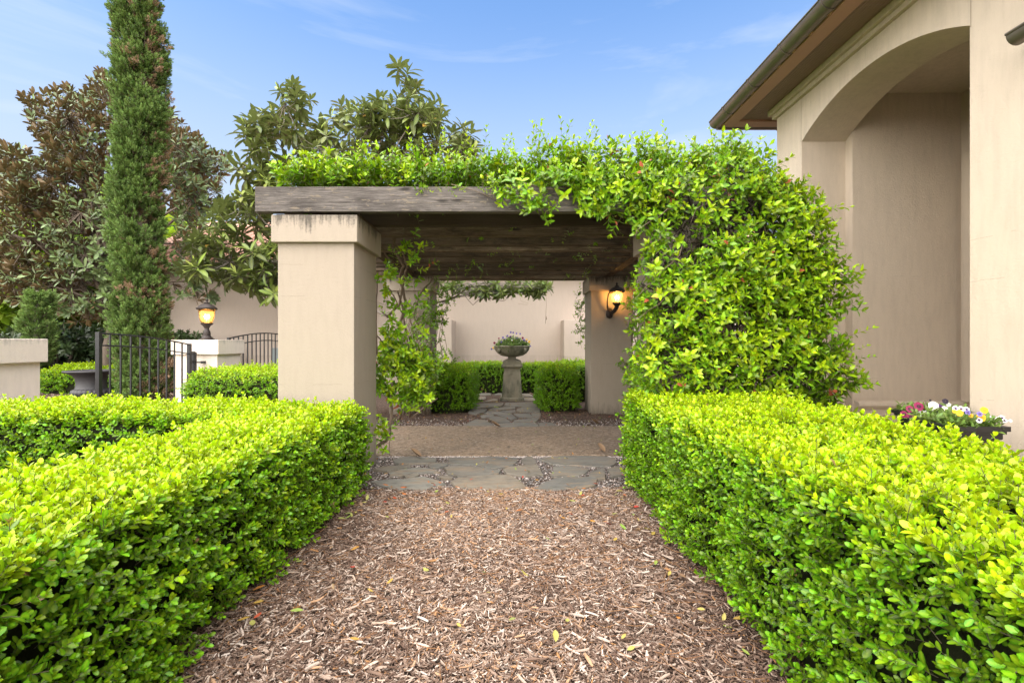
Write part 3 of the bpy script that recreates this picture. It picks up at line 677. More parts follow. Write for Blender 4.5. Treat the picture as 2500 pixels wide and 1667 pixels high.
# ================================================================== house on the right
XW = 3.20
hs = empty('house', (XW, 3.3, 0), 'cream stucco house with tall arched porch opening and dark half-round gutter', 'house')
a0, a1, zs, rise = 3.349, 5.296, 3.505, 0.272; mid = (a0 + a1) / 2; hsn = (a1 - a0) / 2; R_ = (rise**2 + hsn**2) / (2 * rise)
arc = []
for i in range(1, 40):
    y = a0 + (a1 - a0) * i / 40; arc.append((y, zs - (R_ - rise) + math.sqrt(R_**2 - (y - mid)**2)))
poly = [(-4, -.05), (a0, -.05), (a0, zs)] + arc + [(a1, zs), (a1, -.05), (5.786, -.05), (5.786, 4.32), (-4, 4.32)]
b = MB(); b.prism(poly, 'x', XW, 3.683); b.build('arch_wall', M['stucco_house'], hs)
b = MB(); b.box(3.6835, 7.5, 5.184, 5.78, -.05, 4.32); ew = b.build('porch_end_wall', M['stucco_house'], hs)
b = MB(); b.box(4.858, 5.15, -4, 5.1835, -.05, 4.32); b.build('porch_back_wall', M['stucco_house'], hs)
b = MB(); b.box(2.50, 4.8575, -4, 5.1835, -.08, .012, .004); b.build('porch_bounce_floor', M['bounce_paving'], hs)  # unseen; carried out past the wall and kept pale to bounce light inside
b = MB(); b.box(4.80, 4.8575, 4.62, 5.10, .66, 3.30, .004); b.build('pilaster', M['stucco_house'], hs)
b = MB(); b.box(3.6835, 4.8575, -4, 5.1835, 4.24, 4.30); cl = b.build('porch_ceiling', M['ceiling_paint'], hs)
for k in range(9):
    y = 5.05 - k * .30
    b = MB(); b.box(3.69, 4.857, y, y + .006, 4.2385, 4.2397); b.build('ceiling_joint', M['dull_tan'], cl)
prof = [(5.1835, .665), (5.13, .66), (5.108, .640), (5.104, .615), (5.122, .590), (5.140, .578), (5.150, .560), (5.150, .505), (5.165, .495), (5.165, -.04), (5.1835, -.04)]
b = MB(); b.prism(prof, 'x', 3.70, 4.857); b.build('water_table', M['stucco_house'], ew, True, angle=25)
for y, z0 in ((3.342, 3.49), (5.302, 3.50)):
    b = MB(); b.box(XW - .0015, XW + .002, y - .003, y + .003, z0, 4.0); b.build('control_joint', M['dull_tan'], hs)  # raised darker strip stands in for the shadow line of a groove
# cornice under the soffit, two steps, wrapping the far corner
b = MB(); b.box(XW - .075, 7.5, -4, 5.786 + .075, 4.035, 4.098, .004); b.build('cornice', M['stucco_house'], hs)
b = MB(); b.box(XW - .04, 7.5, -4, 5.786 + .04, 3.985, 4.0345, .004); b.build('cornice', M['stucco_house'], hs)
# eaves
b = MB(); b.box(2.87, XW - .0755, -4, 6.06, 4.100, 4.118); b.box(XW - .0755, 7.5, 5.862, 6.06, 4.100, 4.118)
sf = b.build('soffit', M['soffit_paint'], hs)
for k in range(9):
    x = 2.885 + k * .028
    b = MB(); b.box(x, x + .016, -3.9, 6.05, 4.0965, 4.0995, .001); b.build('bead_board', M['soffit_paint'], sf)
b = MB(); b.box(2.715, 2.8695, -4, 6.215, 4.076, 4.13, .004); b.box(2.8695, 7.5, 6.0605, 6.215, 4.076, 4.13, .004); b.build('eave_board', M['fascia_paint'], hs)
b = MB(); b.prism([(2.72, 4.185), (2.72, 4.15), (7.5, 4.13), (7.5, 6.4), (5.6, 6.1)], 'y', -4, 6.30); rf = b.build('roof', M['tile_clay'], hs)
for k in range(26):                         # ends of the roof tiles peeping over the gutter
    y = 6.18 - k * .262
    pts = [(2.69, y, 4.125), (3.0, y, 4.23)]
    b = MB(); b.tube(pts, .05, 10); b.build('roof_tile', M['tile_clay'], rf, True, angle=40)
def half_gutter(p0, p1, r, parent, seams):
    p0, p1 = Vector(p0), Vector(p1); d = (p1 - p0).normalized(); side = d.cross(Vector((0, 0, 1)))
    n = 12
    def ring(c, rr, th):
        o = [c + side * (math.cos(math.pi + math.pi * k / n) * rr) + Vector((0, 0, math.sin(math.pi + math.pi * k / n) * rr)) for k in range(n + 1)]
        i = [c + side * (math.cos(math.pi + math.pi * k / n) * (rr - th)) + Vector((0, 0, math.sin(math.pi + math.pi * k / n) * (rr - th))) for k in range(n, -1, -1)]
        return o + i
    def piece(nm, a, bq, rr, th, par):
        b = MB(); r0 = [b.bm.verts.new(q) for q in ring(a, rr, th)]; r1 = [b.bm.verts.new(q) for q in ring(bq, rr, th)]; m = len(r0)
        for k in range(m): b.bm.faces.new((r0[k], r0[(k+1) % m], r1[(k+1) % m], r1[k]))
        b.bm.faces.new(r0[::-1]); b.bm.faces.new(r1)
        b.tube([a + side * (-rr) + Vector((0, 0, .004)), bq + side * (-rr) + Vector((0, 0, .004))], .009, 8)
        return b.build(nm, M['gutter_metal'], par, True, angle=35)
    g = piece('gutter', p0, p1, r, .004, parent)
    for t in seams:
        c = p0 + d * t; piece('gutter_strap', c - d * .012, c + d * .012, r + .006, .005, g)
    # end cap
    b = MB(); vs = [b.bm.verts.new(q) for q in ring(p1 + d * .001, r, .004)[:n + 1]]; b.bm.faces.new(vs); b.build('gutter_end', M['gutter_metal'], g)
    return g
half_gutter((2.670, -4, 4.165), (2.670, 6.28, 4.165), .085, hs, [1.2 + .62 * k for k in range(15)])
half_gutter((7.5, 6.285, 4.145), (2.70, 6.285, 4.145), .072, hs, [.6 * k + .4 for k in range(7)])
half_gutter((3.075, -2.0, 3.165), (3.075, 2.925, 3.165), .062, hs, [.9 * k + .5 for k in range(5)])
b = MB(); b.box(3.14, XW, -2, 2.92, 3.12, 3.20, .004); b.build('gutter_board', M['fascia_paint'], hs)
b = MB(); b.tube([(4.83, 5.02, 4.24), (4.83, 5.02, 4.19)], .02, 10); b.tube([(4.83, 5.02, 4.18), (4.77, 4.95, 4.13)], [.028, .036], 12)
sp = b.build('porch_spotlight', M['bronze'], None, True, (4.83, 5.02, 4.24), 40)
tag(sp, 'small dark spotlight under the porch ceiling inside the arch', 'spotlight')

# ================================================================== building at the back
YB = 13.40
bk = empty('rear_building', (-1, YB, 0), 'long low stucco building with clay tiled roof behind the pergola', 'building')
b = MB(); b.box(-10.2, 7.5, YB, YB + .3, -.05, 3.45); b.build('wall', M['stucco_back'], bk)
for x0, x1 in ((-2.75, -1.58), (1.36, 2.6)):
    b = MB(); b.box(x0, x1, 12.52, YB - .001, -.05, 1.87, .01); b.build('buttress', M['stucco_back'], bk)
for z0, z1, pr in ((-.04, .12, .09), (.1205, .20, .065), (.2005, .27, .04)):
    b = MB(); b.box(-10.25, -2.76, YB - pr, YB - .0005, z0, z1, .006); b.build('plinth', M['stucco_back'], bk)
b = MB(); b.box(-10.6, 7.9, 12.86, YB - .0005, 3.28, 3.33, .003); b.build('soffit', M['soffit_paint'], bk)
b = MB(); b.box(-10.6, 7.9, 12.83, 12.86, 3.26, 3.44, .004); b.build('fascia', M['soffit_paint'], bk)
b = MB(); b.prism([(12.70, 3.44), (12.70, 3.40), (16.8, 5.45), (16.8, 5.5)], 'x', -10.6, 7.9); rb = b.build('roof', M['tile_clay'], bk)
half_gutter((-10.6, 12.74, 3.40), (7.9, 12.74, 3.40), .07, bk, [.9 * k + .3 for k in range(20)])
# barrel tiles of the part of the roof that shows between the trees
bm = bmesh.new(); n = 8; Lt = .46
sl = Vector((0, 4.1, 2.05)).normalized(); nr = Vector((0, -2.05, 4.1)).normalized()
r0 = [bm.verts.new(Vector((.085 * math.cos(math.pi * k / n), 0, 0)) + nr * (.085 * math.sin(math.pi * k / n))) for k in range(n + 1)]
r1 = [bm.verts.new(Vector((.070 * math.cos(math.pi * k / n), 0, 0)) + nr * (.070 * math.sin(math.pi * k / n)) + sl * Lt) for k in range(n + 1)]
for k in range(n): bm.faces.new((r0[k], r0[k+1], r1[k+1], r1[k]))
bm.faces.new(r0[::-1])
tme = bpy.data.meshes.new('roof_tile'); bm.to_mesh(tme); bm.free(); tme.materials.append(M['tile_clay'])
for p in tme.polygons: p.use_smooth = len(p.vertices) == 4
tme.set_sharp_from_angle(angle=math.radians(45))
for r in range(9):
    for c in range(29):
        o = link('roof_tile', tme, rb); o.location = Vector((-9.9 + c * .215, 12.68 + r * .40 * sl.y, 3.435 + r * .40 * sl.z)) + nr * (.012 + .006 * (r % 2)) - ORG[bk]
        o.rotation_euler = (random.uniform(-.02, .02), 0, random.uniform(-.02, .02))

# ================================================================== gate piers, gates, lanterns on the left
def pier(x0, x1, y0, y1, label):
    r = empty('gate_pier', ((x0 + x1) / 2, (y0 + y1) / 2, 0), label, 'gate pier', 'stucco gate piers')
    b = MB(); b.box(x0 + .045, x1 - .045, y0 + .045, y1 - .045, -.05, 1.078, .006); s = b.build('shaft', M['stucco_low'], r)
    b = MB(); b.box(x0, x1, y0, y1, 1.078, 1.328, .010); b.build('cap', M['stucco_low'], r)
    return r
pier(-5.86, -5.05, 4.42, 5.22, 'low stucco gate pier at left edge, cut by the frame, without a lantern')
pier(-5.77, -4.965, 8.10, 8.90, 'low stucco gate pier carrying the lit lantern')
def arched_gate(x, y0, y1, zt0, zt1, zmid, nb, label, post0=True, post1=True):
    r = empty('iron_gate', (x, (y0 + y1) / 2, 0), label, 'gate')
    def top(t): return zt0 + (zt1 - zt0) * t + zmid * math.sin(math.pi * t)
    for dz in (0.0, -.155):
        b = MB(); b.tube([(x, y0 + (y1 - y0) * i / 20, top(i / 20) + dz) for i in range(21)], .012 if dz == 0 else .010, 6); b.build('rail', M['iron'], r, True, angle=40)
    b = MB(); b.box(x - .012, x + .012, y0, y1, .12, .15); b.build('rail', M['iron'], r)
    for i in range(1, nb + 1):
        t = i / (nb + 1); y = y0 + (y1 - y0) * t
        b = MB(); b.box(x - .009, x + .009, y - .009, y + .009, .04, top(t)); b.build('bar', M['iron'], r)
    for y, t, on in ((y0, 0, post0), (y1, 1, post1)):
        if on: b = MB(); b.box(x - .026, x + .026, y - .026, y + .026, .02, top(t) + .015, .003); b.build('stile', M['iron'], r)
    return r
g1 = arched_gate(-5.32, 6.17, 7.90, 1.405, 1.25, .03, 9, 'black iron gate leaf in front of the tall cypress')
b = MB(); b.box(-5.35, -5.29, 7.985, 8.045, 0, 1.118, .004); b.build('hinge_post', M['iron'], g1)
for z in (.95, 1.10, .35):
    b = MB(); b.box(-5.345, -5.295, 7.88, 8.02, z, z + .035, .003); b.build('hinge', M['iron'], g1)
b = MB(); b.box(-5.24, -5.20, 8.06, 8.142, .93, .97, .004); b.tube([(-5.29, 8.05, .95), (-5.20, 8.07, .95)], .012, 8); b.build('latch', M['iron'], g1)
arched_gate(-5.32, 9.0, 11.9, 1.36, 1.36, .12, 17, 'arched black iron gate behind the lantern pier')

def lantern_body(r, c, s, glass_h):
    """cap, glass, bulbs and cup of a carriage lantern whose glass starts at c"""
    x, y, z = c
    b = MB(); b.lathe([(.030*s, -.095*s), (.040*s, -.07*s), (.055*s, -.045*s), (.085*s, -.015*s), (.098*s, 0), (.098*s, .008*s), (.02*s, .010*s)], (x, y, z), 24); b.build('cup', M['bronze'], r, True, angle=35)
    b = MB(); b.lathe([(.080*s, .004), (.098*s, glass_h*.18), (.115*s, glass_h*.45), (.122*s, glass_h*.75), (.130*s, glass_h)], (x, y, z), 28, False); g = b.build('glass', M['glass'], r, True)
    md = g.modifiers.new('solid', 'SOLIDIFY'); md.thickness = .003
    zc = z + glass_h
    b = MB(); b.lathe([(.125*s, 0), (.162*s, 0), (.166*s, .010*s), (.166*s, .026*s), (.150*s, .034*s), (.125*s, .062*s), (.095*s, .085*s), (.062*s, .098*s), (.045*s, .104*s), (.050*s, .112*s), (.050*s, .120*s), (.024*s, .130*s), (.015*s, .150*s), (.024*s, .165*s), (.024*s, .176*s), (.010*s, .190*s), (.002*s, .205*s)], (x, y, zc), 28); b.build('roof', M['bronze'], r, True, angle=35)
    for k in range(3):
        a = 2.2 + k * 2.094; bx, by = x + .030*s*math.cos(a), y + .030*s*math.sin(a)
        b = MB(); b.lathe([(.010*s, .006), (.010*s, glass_h*.36)], (bx, by, z), 10); b.build('candle', M['white_plastic'], r, True, angle=40)
        b = MB(); b.lathe([(.004*s, 0), (.015*s, .02*s), (.017*s, .035*s), (.010*s, .058*s), (.001*s, .075*s)], (bx, by, z + glass_h*.37), 12); b.build('bulb', M['bulb'], r, True)
    return zc
def glow(c, watts, r, parent):
    l = bpy.data.lights.new('lamp_light', 'POINT'); l.energy = watts; l.color = (1.0, 0.56, 0.18); l.shadow_soft_size = r
    o = bpy.data.objects.new('lamp_light', l); COL.objects.link(o); o.parent = parent; o.location = Vector(c) - ORG[parent]
pl = empty('post_lantern', (-5.40, 8.48, 1.328), 'lit bronze carriage lantern standing on the low gate pier', 'lantern', 'carriage lanterns')
b = MB(); b.lathe([(.125, 0), (.125, .014), (.115, .022), (.085, .034), (.072, .060), (.060, .068), (.056, .085), (.060, .088), (.060, .118), (.056, .122), (.056, .145), (.046, .160), (.038, .185), (.034, .205)], (-5.40, 8.48, 1.328), 28); b.build('stem', M['bronze'], pl, True, angle=35)
lantern_body(pl, (-5.40, 8.48, 1.328 + .285), 1.0, .25)
glow((-5.40, 8.48, 1.328 + .44), 3.0, .05, pl)

wl = empty('wall_lantern', (1.80, 8.53, 1.95), 'lit wall lantern on the right rear pillar under the pergola', 'lantern', 'carriage lanterns')
cx, cy, cz = 1.80 + .03, 8.36, 1.965
b = MB(); b.tube([(1.74, 8.565, 1.80), (1.745, 8.52, 1.82), (1.76, 8.46, 1.80), (1.80, 8.40, 1.84), (cx, cy, cz - .06)], [.05, .04, .034, .034, .04], 12); b.build('bracket', M['bronze'], wl, True, angle=50)
b = MB(); b.lathe([(.001, -.11), (.05, -.09), (.062, -.04), (.055, .03), (.035, .07), (.001, .085)], (1.74, 8.555, 1.815), 20); b.build('back_plate', M['bronze'], wl, True)
b = MB(); b.tube([(1.71, 8.545, 1.86), (1.69, 8.50, 1.93), (1.685, 8.47, 2.02), (1.70, 8.44, 2.14), (1.73, 8.40, 2.17)], [.016, .014, .012, .012, .012], 8); b.build('scroll_arm', M['bronze'], wl, True)
lantern_body(wl, (cx, cy, cz), .84, .20)
glow((cx, cy, cz + .12), 6.5, .03, wl)
# ================================================================== ground cover
def region_pts(n, x0, x1, y0, y1): return np.stack([RNG.uniform(x0, x1, n), RNG.uniform(y0, y1, n), np.zeros(n)], 1)
def lay(n, tilt=.25): return unit(np.stack([RNG.normal(0, tilt, n), RNG.normal(0, tilt, n), np.ones(n)], 1))
stones_px = [np.array([G(u, v, .018) for u, v in p]) for p in FRONT + BACK]
def off_stones(p):
    k = np.ones(len(p), bool)
    for q in stones_px: k &= ~in_poly(p[:, 0], p[:, 1], q)
    return k & ~((p[:, 1] > 5.41) & (p[:, 1] < 7.26))
mul = empty('mulch_bed', (0, 2.5, 0), 'brown and grey bark mulch spread between the two front hedges', 'mulch', kind='stuff')
def mulch(n, key, x0, x1, y0, y1, s0, s1, t0, t1, zmax, tilt, name='bark_chips'):
    p = region_pts(n, x0, x1, y0, y1); p = p[off_stones(p)]
    edge = 4.22 + .05 * np.sin(p[:, 0] * 7) + .03 * np.sin(p[:, 0] * 17 + 1)
    if y1 < 5: p = p[p[:, 1] < edge]
    m = len(p); p[:, 2] = RNG.uniform(0, zmax, m) + .012 * (wob(p, 3.0) + .4)
    # paler chips towards the middle, darker ones near the hedge feet
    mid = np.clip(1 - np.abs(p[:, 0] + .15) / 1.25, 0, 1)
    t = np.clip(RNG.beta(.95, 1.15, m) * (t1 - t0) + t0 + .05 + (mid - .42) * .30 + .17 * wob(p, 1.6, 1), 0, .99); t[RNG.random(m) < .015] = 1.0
    scatter(name, key, p, lay(m, tilt), RNG.uniform(s0, s1, m), t, mul)
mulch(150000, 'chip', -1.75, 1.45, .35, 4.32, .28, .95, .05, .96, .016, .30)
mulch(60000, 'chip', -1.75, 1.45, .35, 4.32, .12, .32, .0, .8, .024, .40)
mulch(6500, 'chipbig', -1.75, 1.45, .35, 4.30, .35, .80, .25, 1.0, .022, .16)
mulch(16000, 'chip', -12, -5.4, 8.2, 12.8, 1.2, 2.4, .05, .95, .02, .25)
mulch(5500, 'chip', -2.4, 2.4, 7.35, 9.2, .6, 1.3, .0, .55, .012, .25)
mulch(2500, 'chip', -6.0, -2.2, 4.3, 8.0, 1.0, 2.0, .0, .8, .012, .25)
p = region_pts(1500, -1.6, 1.3, .5, 4.2); p[:, 2] = RNG.uniform(.012, .03, len(p)); scatter('pine_needles', 'needle', p, lay(len(p), .10), RNG.uniform(.6, 1.2, len(p)), RNG.random(len(p)), mul)
gr = empty('gravel', (0, 4.9, 0), 'pale pebbles and shell grit filling the joints of the flagstones', 'gravel', kind='stuff')
def gravel(n, x0, x1, y0, y1, r0, r1, t0=.0, t1=1.0, thin=None):
    p = region_pts(n, x0, x1, y0, y1); p = p[off_stones(p)]
    if thin is not None: p = p[RNG.random(len(p)) < thin(p)]
    m = len(p); r = RNG.uniform(0, 1, m) ** 2.5 * (r1 - r0) + r0; p[:, 2] = r * .25
    scatter('pebbles', 'pebble', p, lay(m, .3), r, np.clip(RNG.beta(1.3, 1.1, m) * (t1 - t0) + t0, 0, 1), gr)
gravel(16000, -1.55, 1.35, 4.24, 5.42, .0035, .010, 0, .70)
gravel(420, -1.6, 1.35, 4.26, 5.42, .010, .017, .5, 1)
gravel(2200, -1.5, 1.4, 5.36, 5.43, .005, .018, .3, 1)
gravel(5200, -2.3, 2.6, 7.28, 8.3, .007, .018, .15, 1, lambda p: np.clip(1.25 - (p[:, 1] - 7.28) / .62, 0.02, 1))
gravel(250, -1.4, 1.3, 4.0, 4.3, .006, .015, .4, 1)
# fallen leaves
lit = empty('leaf_litter', (0, 4.5, 0), 'scattered red, yellow and green fallen leaves on mulch and paving', 'leaves', kind='stuff')
def litter(n, x0, x1, y0, y1, z, s=(.5, 1.0), t=(0, 1)):
    p = region_pts(n, x0, x1, y0, y1); p[:, 2] = z; scatter('fallen_leaves', 'litter', p, lay(n, .22), RNG.uniform(*s, n), RNG.uniform(*t, n), lit)
litter(45, -1.45, -1.15, 1.6, 4.2, .03, (.5, 1.1), (.3, 1)); litter(45, .85, 1.15, 1.6, 4.2, .03, (.5, 1.1), (.3, 1)); litter(70, -1.5, 1.3, 3.4, 4.3, .035, (.5, .95)); litter(55, -1.4, 1.2, 1.4, 3.4, .035, (.5, 1.1)); litter(70, -1.5, 1.3, 4.25, 5.4, .045, (.35, .8)); litter(40, -1.4, 1.5, 5.5, 7.2, .030, (.35, .8), (.2, 1))
litter(150, -2.2, 2.5, 7.3, 9.0, .030, (.4, .9)); litter(60, -1.2, .9, 8.6, 12.0, .05, (.6, 1.6), (.3, 1))
bl = Sprig(); bl.leaf((0, -.06, .01), (0, 1, .05), (0, 0, 1), .5, leaf_geo(.15, .075, 1.0, -.5, (.2, .5, .8), (.7, 1, .7))); blm = bl.mesh('curled_leaf', [M['litter']])
for u, v, a in ((1018, 1116, 1.2), (1470, 1104, .4), (1213, 1043, 1.5), (1300, 968, 1.2), (1455, 1036, 2.0)):
    x, y = G(u, v, .03); o = link('fallen_leaf', blm, lit); o.location = (x, y - 4.5, .03); o.rotation_euler = (0, 0, a); o['tint'] = .88

# ================================================================== clipped box hedges
def hedge(name, label, group, x0, x1, y0, y1, z1, dens, key, r=.16, parts=0, jit=.03, tbias=0.0, faces='tnsew', core_in=.075, taper=0.0, s=(.8, 1.2)):
    hd = empty(name, ((x0 + x1) / 2, (y0 + y1) / 2, 0), label, 'hedge', group)
    # twigs and old leaves as one solid, near-black colour standing in for inner shade
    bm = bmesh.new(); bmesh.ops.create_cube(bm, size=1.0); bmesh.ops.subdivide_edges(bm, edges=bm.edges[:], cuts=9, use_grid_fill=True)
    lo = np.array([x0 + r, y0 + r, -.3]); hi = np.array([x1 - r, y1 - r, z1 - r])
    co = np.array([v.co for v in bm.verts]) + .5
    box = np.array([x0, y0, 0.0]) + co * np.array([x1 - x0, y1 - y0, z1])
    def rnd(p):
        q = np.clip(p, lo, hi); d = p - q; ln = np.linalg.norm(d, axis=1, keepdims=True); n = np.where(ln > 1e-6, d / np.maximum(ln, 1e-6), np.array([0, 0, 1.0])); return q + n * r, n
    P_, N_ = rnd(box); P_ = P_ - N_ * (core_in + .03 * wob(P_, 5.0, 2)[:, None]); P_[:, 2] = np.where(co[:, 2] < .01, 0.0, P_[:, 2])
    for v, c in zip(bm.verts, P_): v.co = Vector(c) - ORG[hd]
    me = bpy.data.meshes.new('shaded_twig_core'); bm.to_mesh(me); bm.free(); me.materials.append(M['hedge_core']); link('shaded_twig_core', me, hd)
    pts = []
    A = {'t': ((x1 - x0) * (y1 - y0)), 'n': (x1 - x0) * z1, 's': (x1 - x0) * z1, 'e': (y1 - y0) * z1, 'w': (y1 - y0) * z1}
    for f in faces:
        n = int(A[f] * dens * (1.0 if f == 't' else .72)); a = RNG.random((n, 2))
        X = x0 + a[:, 0] * (x1 - x0); Yv = y0 + a[:, 0] * (y1 - y0) if f in 'ew' else y0 + a[:, 1] * (y1 - y0); Z = a[:, 1] * z1
        pts.append({'t': np.stack([X, Yv, np.full(n, z1)], 1), 's': np.stack([X, np.full(n, y0), Z], 1), 'n': np.stack([X, np.full(n, y1), Z], 1), 'w': np.stack([np.full(n, x0), Yv, Z], 1), 'e': np.stack([np.full(n, x1), Yv, Z], 1)}[f])
    p = np.vstack(pts); p, nrm = rnd(p); n = len(p)
    depth = np.abs(RNG.normal(0, .038, n)) - .05 * (RNG.random(n) < .05) + .05 * (wob(p, 7.0, 0) > .35); lump = jit * wob(p, 3.0, 3) + .5 * jit * wob(p, 9.0, 1)
    p = p + nrm * (lump - depth - .055)[:, None]
    if taper: p[:, 0] += taper * (p[:, 2] / z1 - .5) * np.sign(p[:, 0] - (x0 + x1) / 2)
    d = unit(nrm * .9 + np.array([0, 0, .55]) + RNG.normal(0, .33, (n, 3)))
    up = np.clip(nrm[:, 2], 0, 1)
    # new growth sits on the clipped top and on the outermost tips
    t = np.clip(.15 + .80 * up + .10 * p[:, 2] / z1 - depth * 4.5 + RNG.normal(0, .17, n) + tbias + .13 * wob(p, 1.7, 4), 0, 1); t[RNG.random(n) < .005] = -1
    keep = p[:, 2] > .03
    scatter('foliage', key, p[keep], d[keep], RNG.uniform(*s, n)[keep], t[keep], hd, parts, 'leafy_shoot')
    return hd
hedge('box_hedge', 'clipped box hedge along the left of the mulch path, ending at the left front pillar', 'clipped box hedges', -2.12, -1.27, -.6, 4.26, .745, 1350, 'box', .13, 300, .04, core_in=.14, s=(.75, 1.5))
hedge('box_hedge', 'wide clipped box hedge along the right of the mulch path, before the arched porch', 'clipped box hedges', 1.02, 2.24, -.6, 4.42, .83, 1350, 'box', .16, 300, .045, core_in=.14, s=(.75, 1.5))
hedge('box_hedge', 'clipped box hedge running left from the left front pillar, before the gate', 'clipped box hedges', -6.2, -1.75, 3.52, 4.33, .775, 1000, 'box', .14, 120, .03, 0, 'tnsw', .08, 0, (1.0, 1.5))
hedge('box_hedge', 'rounded box hedge between the lantern gate pier and the left front pillar', 'clipped box hedges', -4.75, -2.6, 6.75, 8.3, .86, 600, 'boxfar', .3, 0, .05, -.15)
hedge('box_hedge', 'shaded box hedge on the left of the flagstone path to the stone urn', 'box hedges around the urn', -1.75, -.72, 8.62, 10.4, .78, 1000, 'boxfar', .26, 0, .05, -.45)  # leaf tint lowered to stand in for the pergola's shade
hedge('box_hedge', 'shaded box hedge on the right of the flagstone path to the stone urn', 'box hedges around the urn', .50, 1.25, 8.75, 10.2, .80, 1000, 'boxfar', .26, 0, .05, -.42)  # pergola shade put into the leaf colour here too
hedge('box_hedge', 'low box hedge behind the stone urn along the rear wall', 'box hedges around the urn', -2.3, 1.75, 11.9, 12.45, .74, 700, 'boxfar', .18, 0, .05, -.35)  # leaves toned down, courtyard shade carried by their tint
hedge('box_hedge', 'shaded box hedge behind the right rear pillar, beside the stone urn', 'box hedges around the urn', 1.05, 2.2, 10.3, 11.6, .80, 600, 'boxfar', .2, 0, .05, -.35)  # lowered tint again paints the shade of the courtyard
hedge('box_hedge', 'bright low box hedge behind the large black urn at the left', 'clipped box hedges', -11.6, -8.6, 11.6, 12.6, .62, 450, 'boxfar', .3, 0, .05, .1, s=(1.2, 1.8))

# ================================================================== stone urn with pansies on a pedestal
ur = empty('stone_urn', (.0, 10.72, 0), 'weathered stone bowl on a tapered pedestal at the end of the flagstone path', 'urn')
c = (.0, 10.72, 0.0)
b = MB(); b.frustum(c, [(.262, .262, 0.0), (.262, .262, .055), (.250, .250, .07)]); b.build('base_slab', M['cast_stone'], ur)
b = MB(); b.frustum(c, [(.215, .215, .0705), (.165, .165, .70)]); b.build('shaft_core', M['cast_stone'], ur)
for rot in range(4):                         # raised frame with a pointed-arch panel on every side
    a = rot * math.pi / 2
    def wp(x, z, o=.014):
        h = .215 - .05 * (z - .07) / .63 + o; X, Yv = x, -h
        return (c[0] + X * math.cos(a) - Yv * math.sin(a), c[1] + X * math.sin(a) + Yv * math.cos(a), z)
    def half(z): return .215 - .05 * (z - .07) / .63
    arch = [(-.105, .16), (-.10, .46), (-.118, .465), (-.085, .52), (-.05, .575), (0, .61), (.05, .575), (.085, .52), (.118, .465), (.10, .46), (.105, .16)]
    outer = [(-half(.075) - .010, .075), (-half(.46) - .010, .46), (-half(.47) - .010, .47), (-half(.53) - .010, .53), (-half(.62) - .010, .62), (0, .70), (half(.62) + .010, .62), (half(.53) + .010, .53), (half(.47) + .010, .47), (half(.46) + .010, .46), (half(.075) + .010, .075)]
    b = MB(); vi = [b.bm.verts.new(wp(*q)) for q in arch]; vo = [b.bm.verts.new(wp(*q)) for q in outer]; bi = [b.bm.verts.new(wp(q[0], q[1], -.01)) for q in arch]; bo = [b.bm.verts.new(wp(q[0], q[1], -.01)) for q in outer]
    n = len(arch)
    for k in range(n):
        j = (k + 1) % n
        for q in ((vo[k], vo[j], vi[j], vi[k]), (vi[k], vi[j], bi[j], bi[k]), (vo[j], vo[k], bo[k], bo[j])): b.bm.faces.new(q)
    va = [b.bm.verts.new(wp(x, z)) for x, z in ((-half(.62) - .010, .62), (-half(.70) - .010, .70), (half(.70) + .010, .70), (half(.62) + .010, .62), (0, .70))]
    b.bm.faces.new((vo[4], va[1], vo[5])); b.bm.faces.new((vo[5], va[2], vo[6]))
    b.build('arched_panel', M['cast_stone'], ur)
b = MB(); b.frustum(c, [(.185, .185, .7005), (.205, .205, .725), (.232, .232, .745), (.232, .232, .785), (.205, .205, .80), (.200, .200, .865), (.175, .175, .885)]); b.build('capital', M['cast_stone'], ur)
b = MB(); b.lathe([(.16, .8855), (.15, .90), (.10, .915), (.085, .935), (.095, .955), (.15, .965), (.24, .985), (.325, 1.035), (.375, 1.10), (.392, 1.15), (.384, 1.165), (.400, 1.175), (.405, 1.195), (.388, 1.205), (.36, 1.20), (.34, 1.15), (.02, 1.14)], c, 40); bw = b.build('bowl', M['cast_stone'], ur, True, angle=45)
for k in range(4):
    a = math.pi / 4 + k * math.pi / 2; x, y = c[0] + .375 * math.cos(a), c[1] + .375 * math.sin(a)
    b = MB(); b.tube([(x, y, 1.16), (x + .03*math.cos(a), y + .03*math.sin(a), 1.12), (x + .025*math.cos(a), y + .025*math.sin(a), 1.07), (x - .02*math.cos(a), y - .02*math.sin(a), 1.05)], [.02, .03, .028, .015], 8); b.build('swag_boss', M['cast_stone'], bw, True)

def flower_mesh(kind, R=.028):
    s = Sprig()
    for k, (ang, w, ln) in enumerate(((90, .95, 1.0), (40, .9, .95), (140, .9, .95), (-20, .9, .85), (200, .9, .85), (-90, 1.25, .95))):
        a = math.radians(ang); d = (math.cos(a), math.sin(a), .12 - .02 * k)
        v, f, rib = leaf_geo(R * ln, R * w, .0, .15, (.3, .65, .92), (.62, 1.0, .7)); rib = np.clip(1 - np.linalg.norm(v, axis=1) / R * 1.15, 0, 1)
        s.leaf((0, 0, .002 * (5 - k) * .3), d, (0, 0, 1), 0, (v, f, rib))
    s.stem((0, 0, -.004), (0, -.01, -.06), .0012, .0012)
    return s.mesh('pansy', [PETAL[kind], M['pansy_leaf']])
FM = {k: flower_mesh(k) for k in PETAL}
def flowers(parent, spots):
    for (x, y, z, kind, sc) in spots:
        o = link('flower', FM[kind], parent); o.location = Vector((x, y, z)) - ORG[parent]
        d = Vector((-x * .5 + random.uniform(-.4, .4), -y + random.uniform(-.6, .6), (CH - z) + random.uniform(0, .8))).normalized() * 1.0
        d = (d + Vector((0, 0, .35))).normalized(); o.rotation_euler = d.to_track_quat('Z', 'Y').to_euler(); o.scale = (sc,) * 3
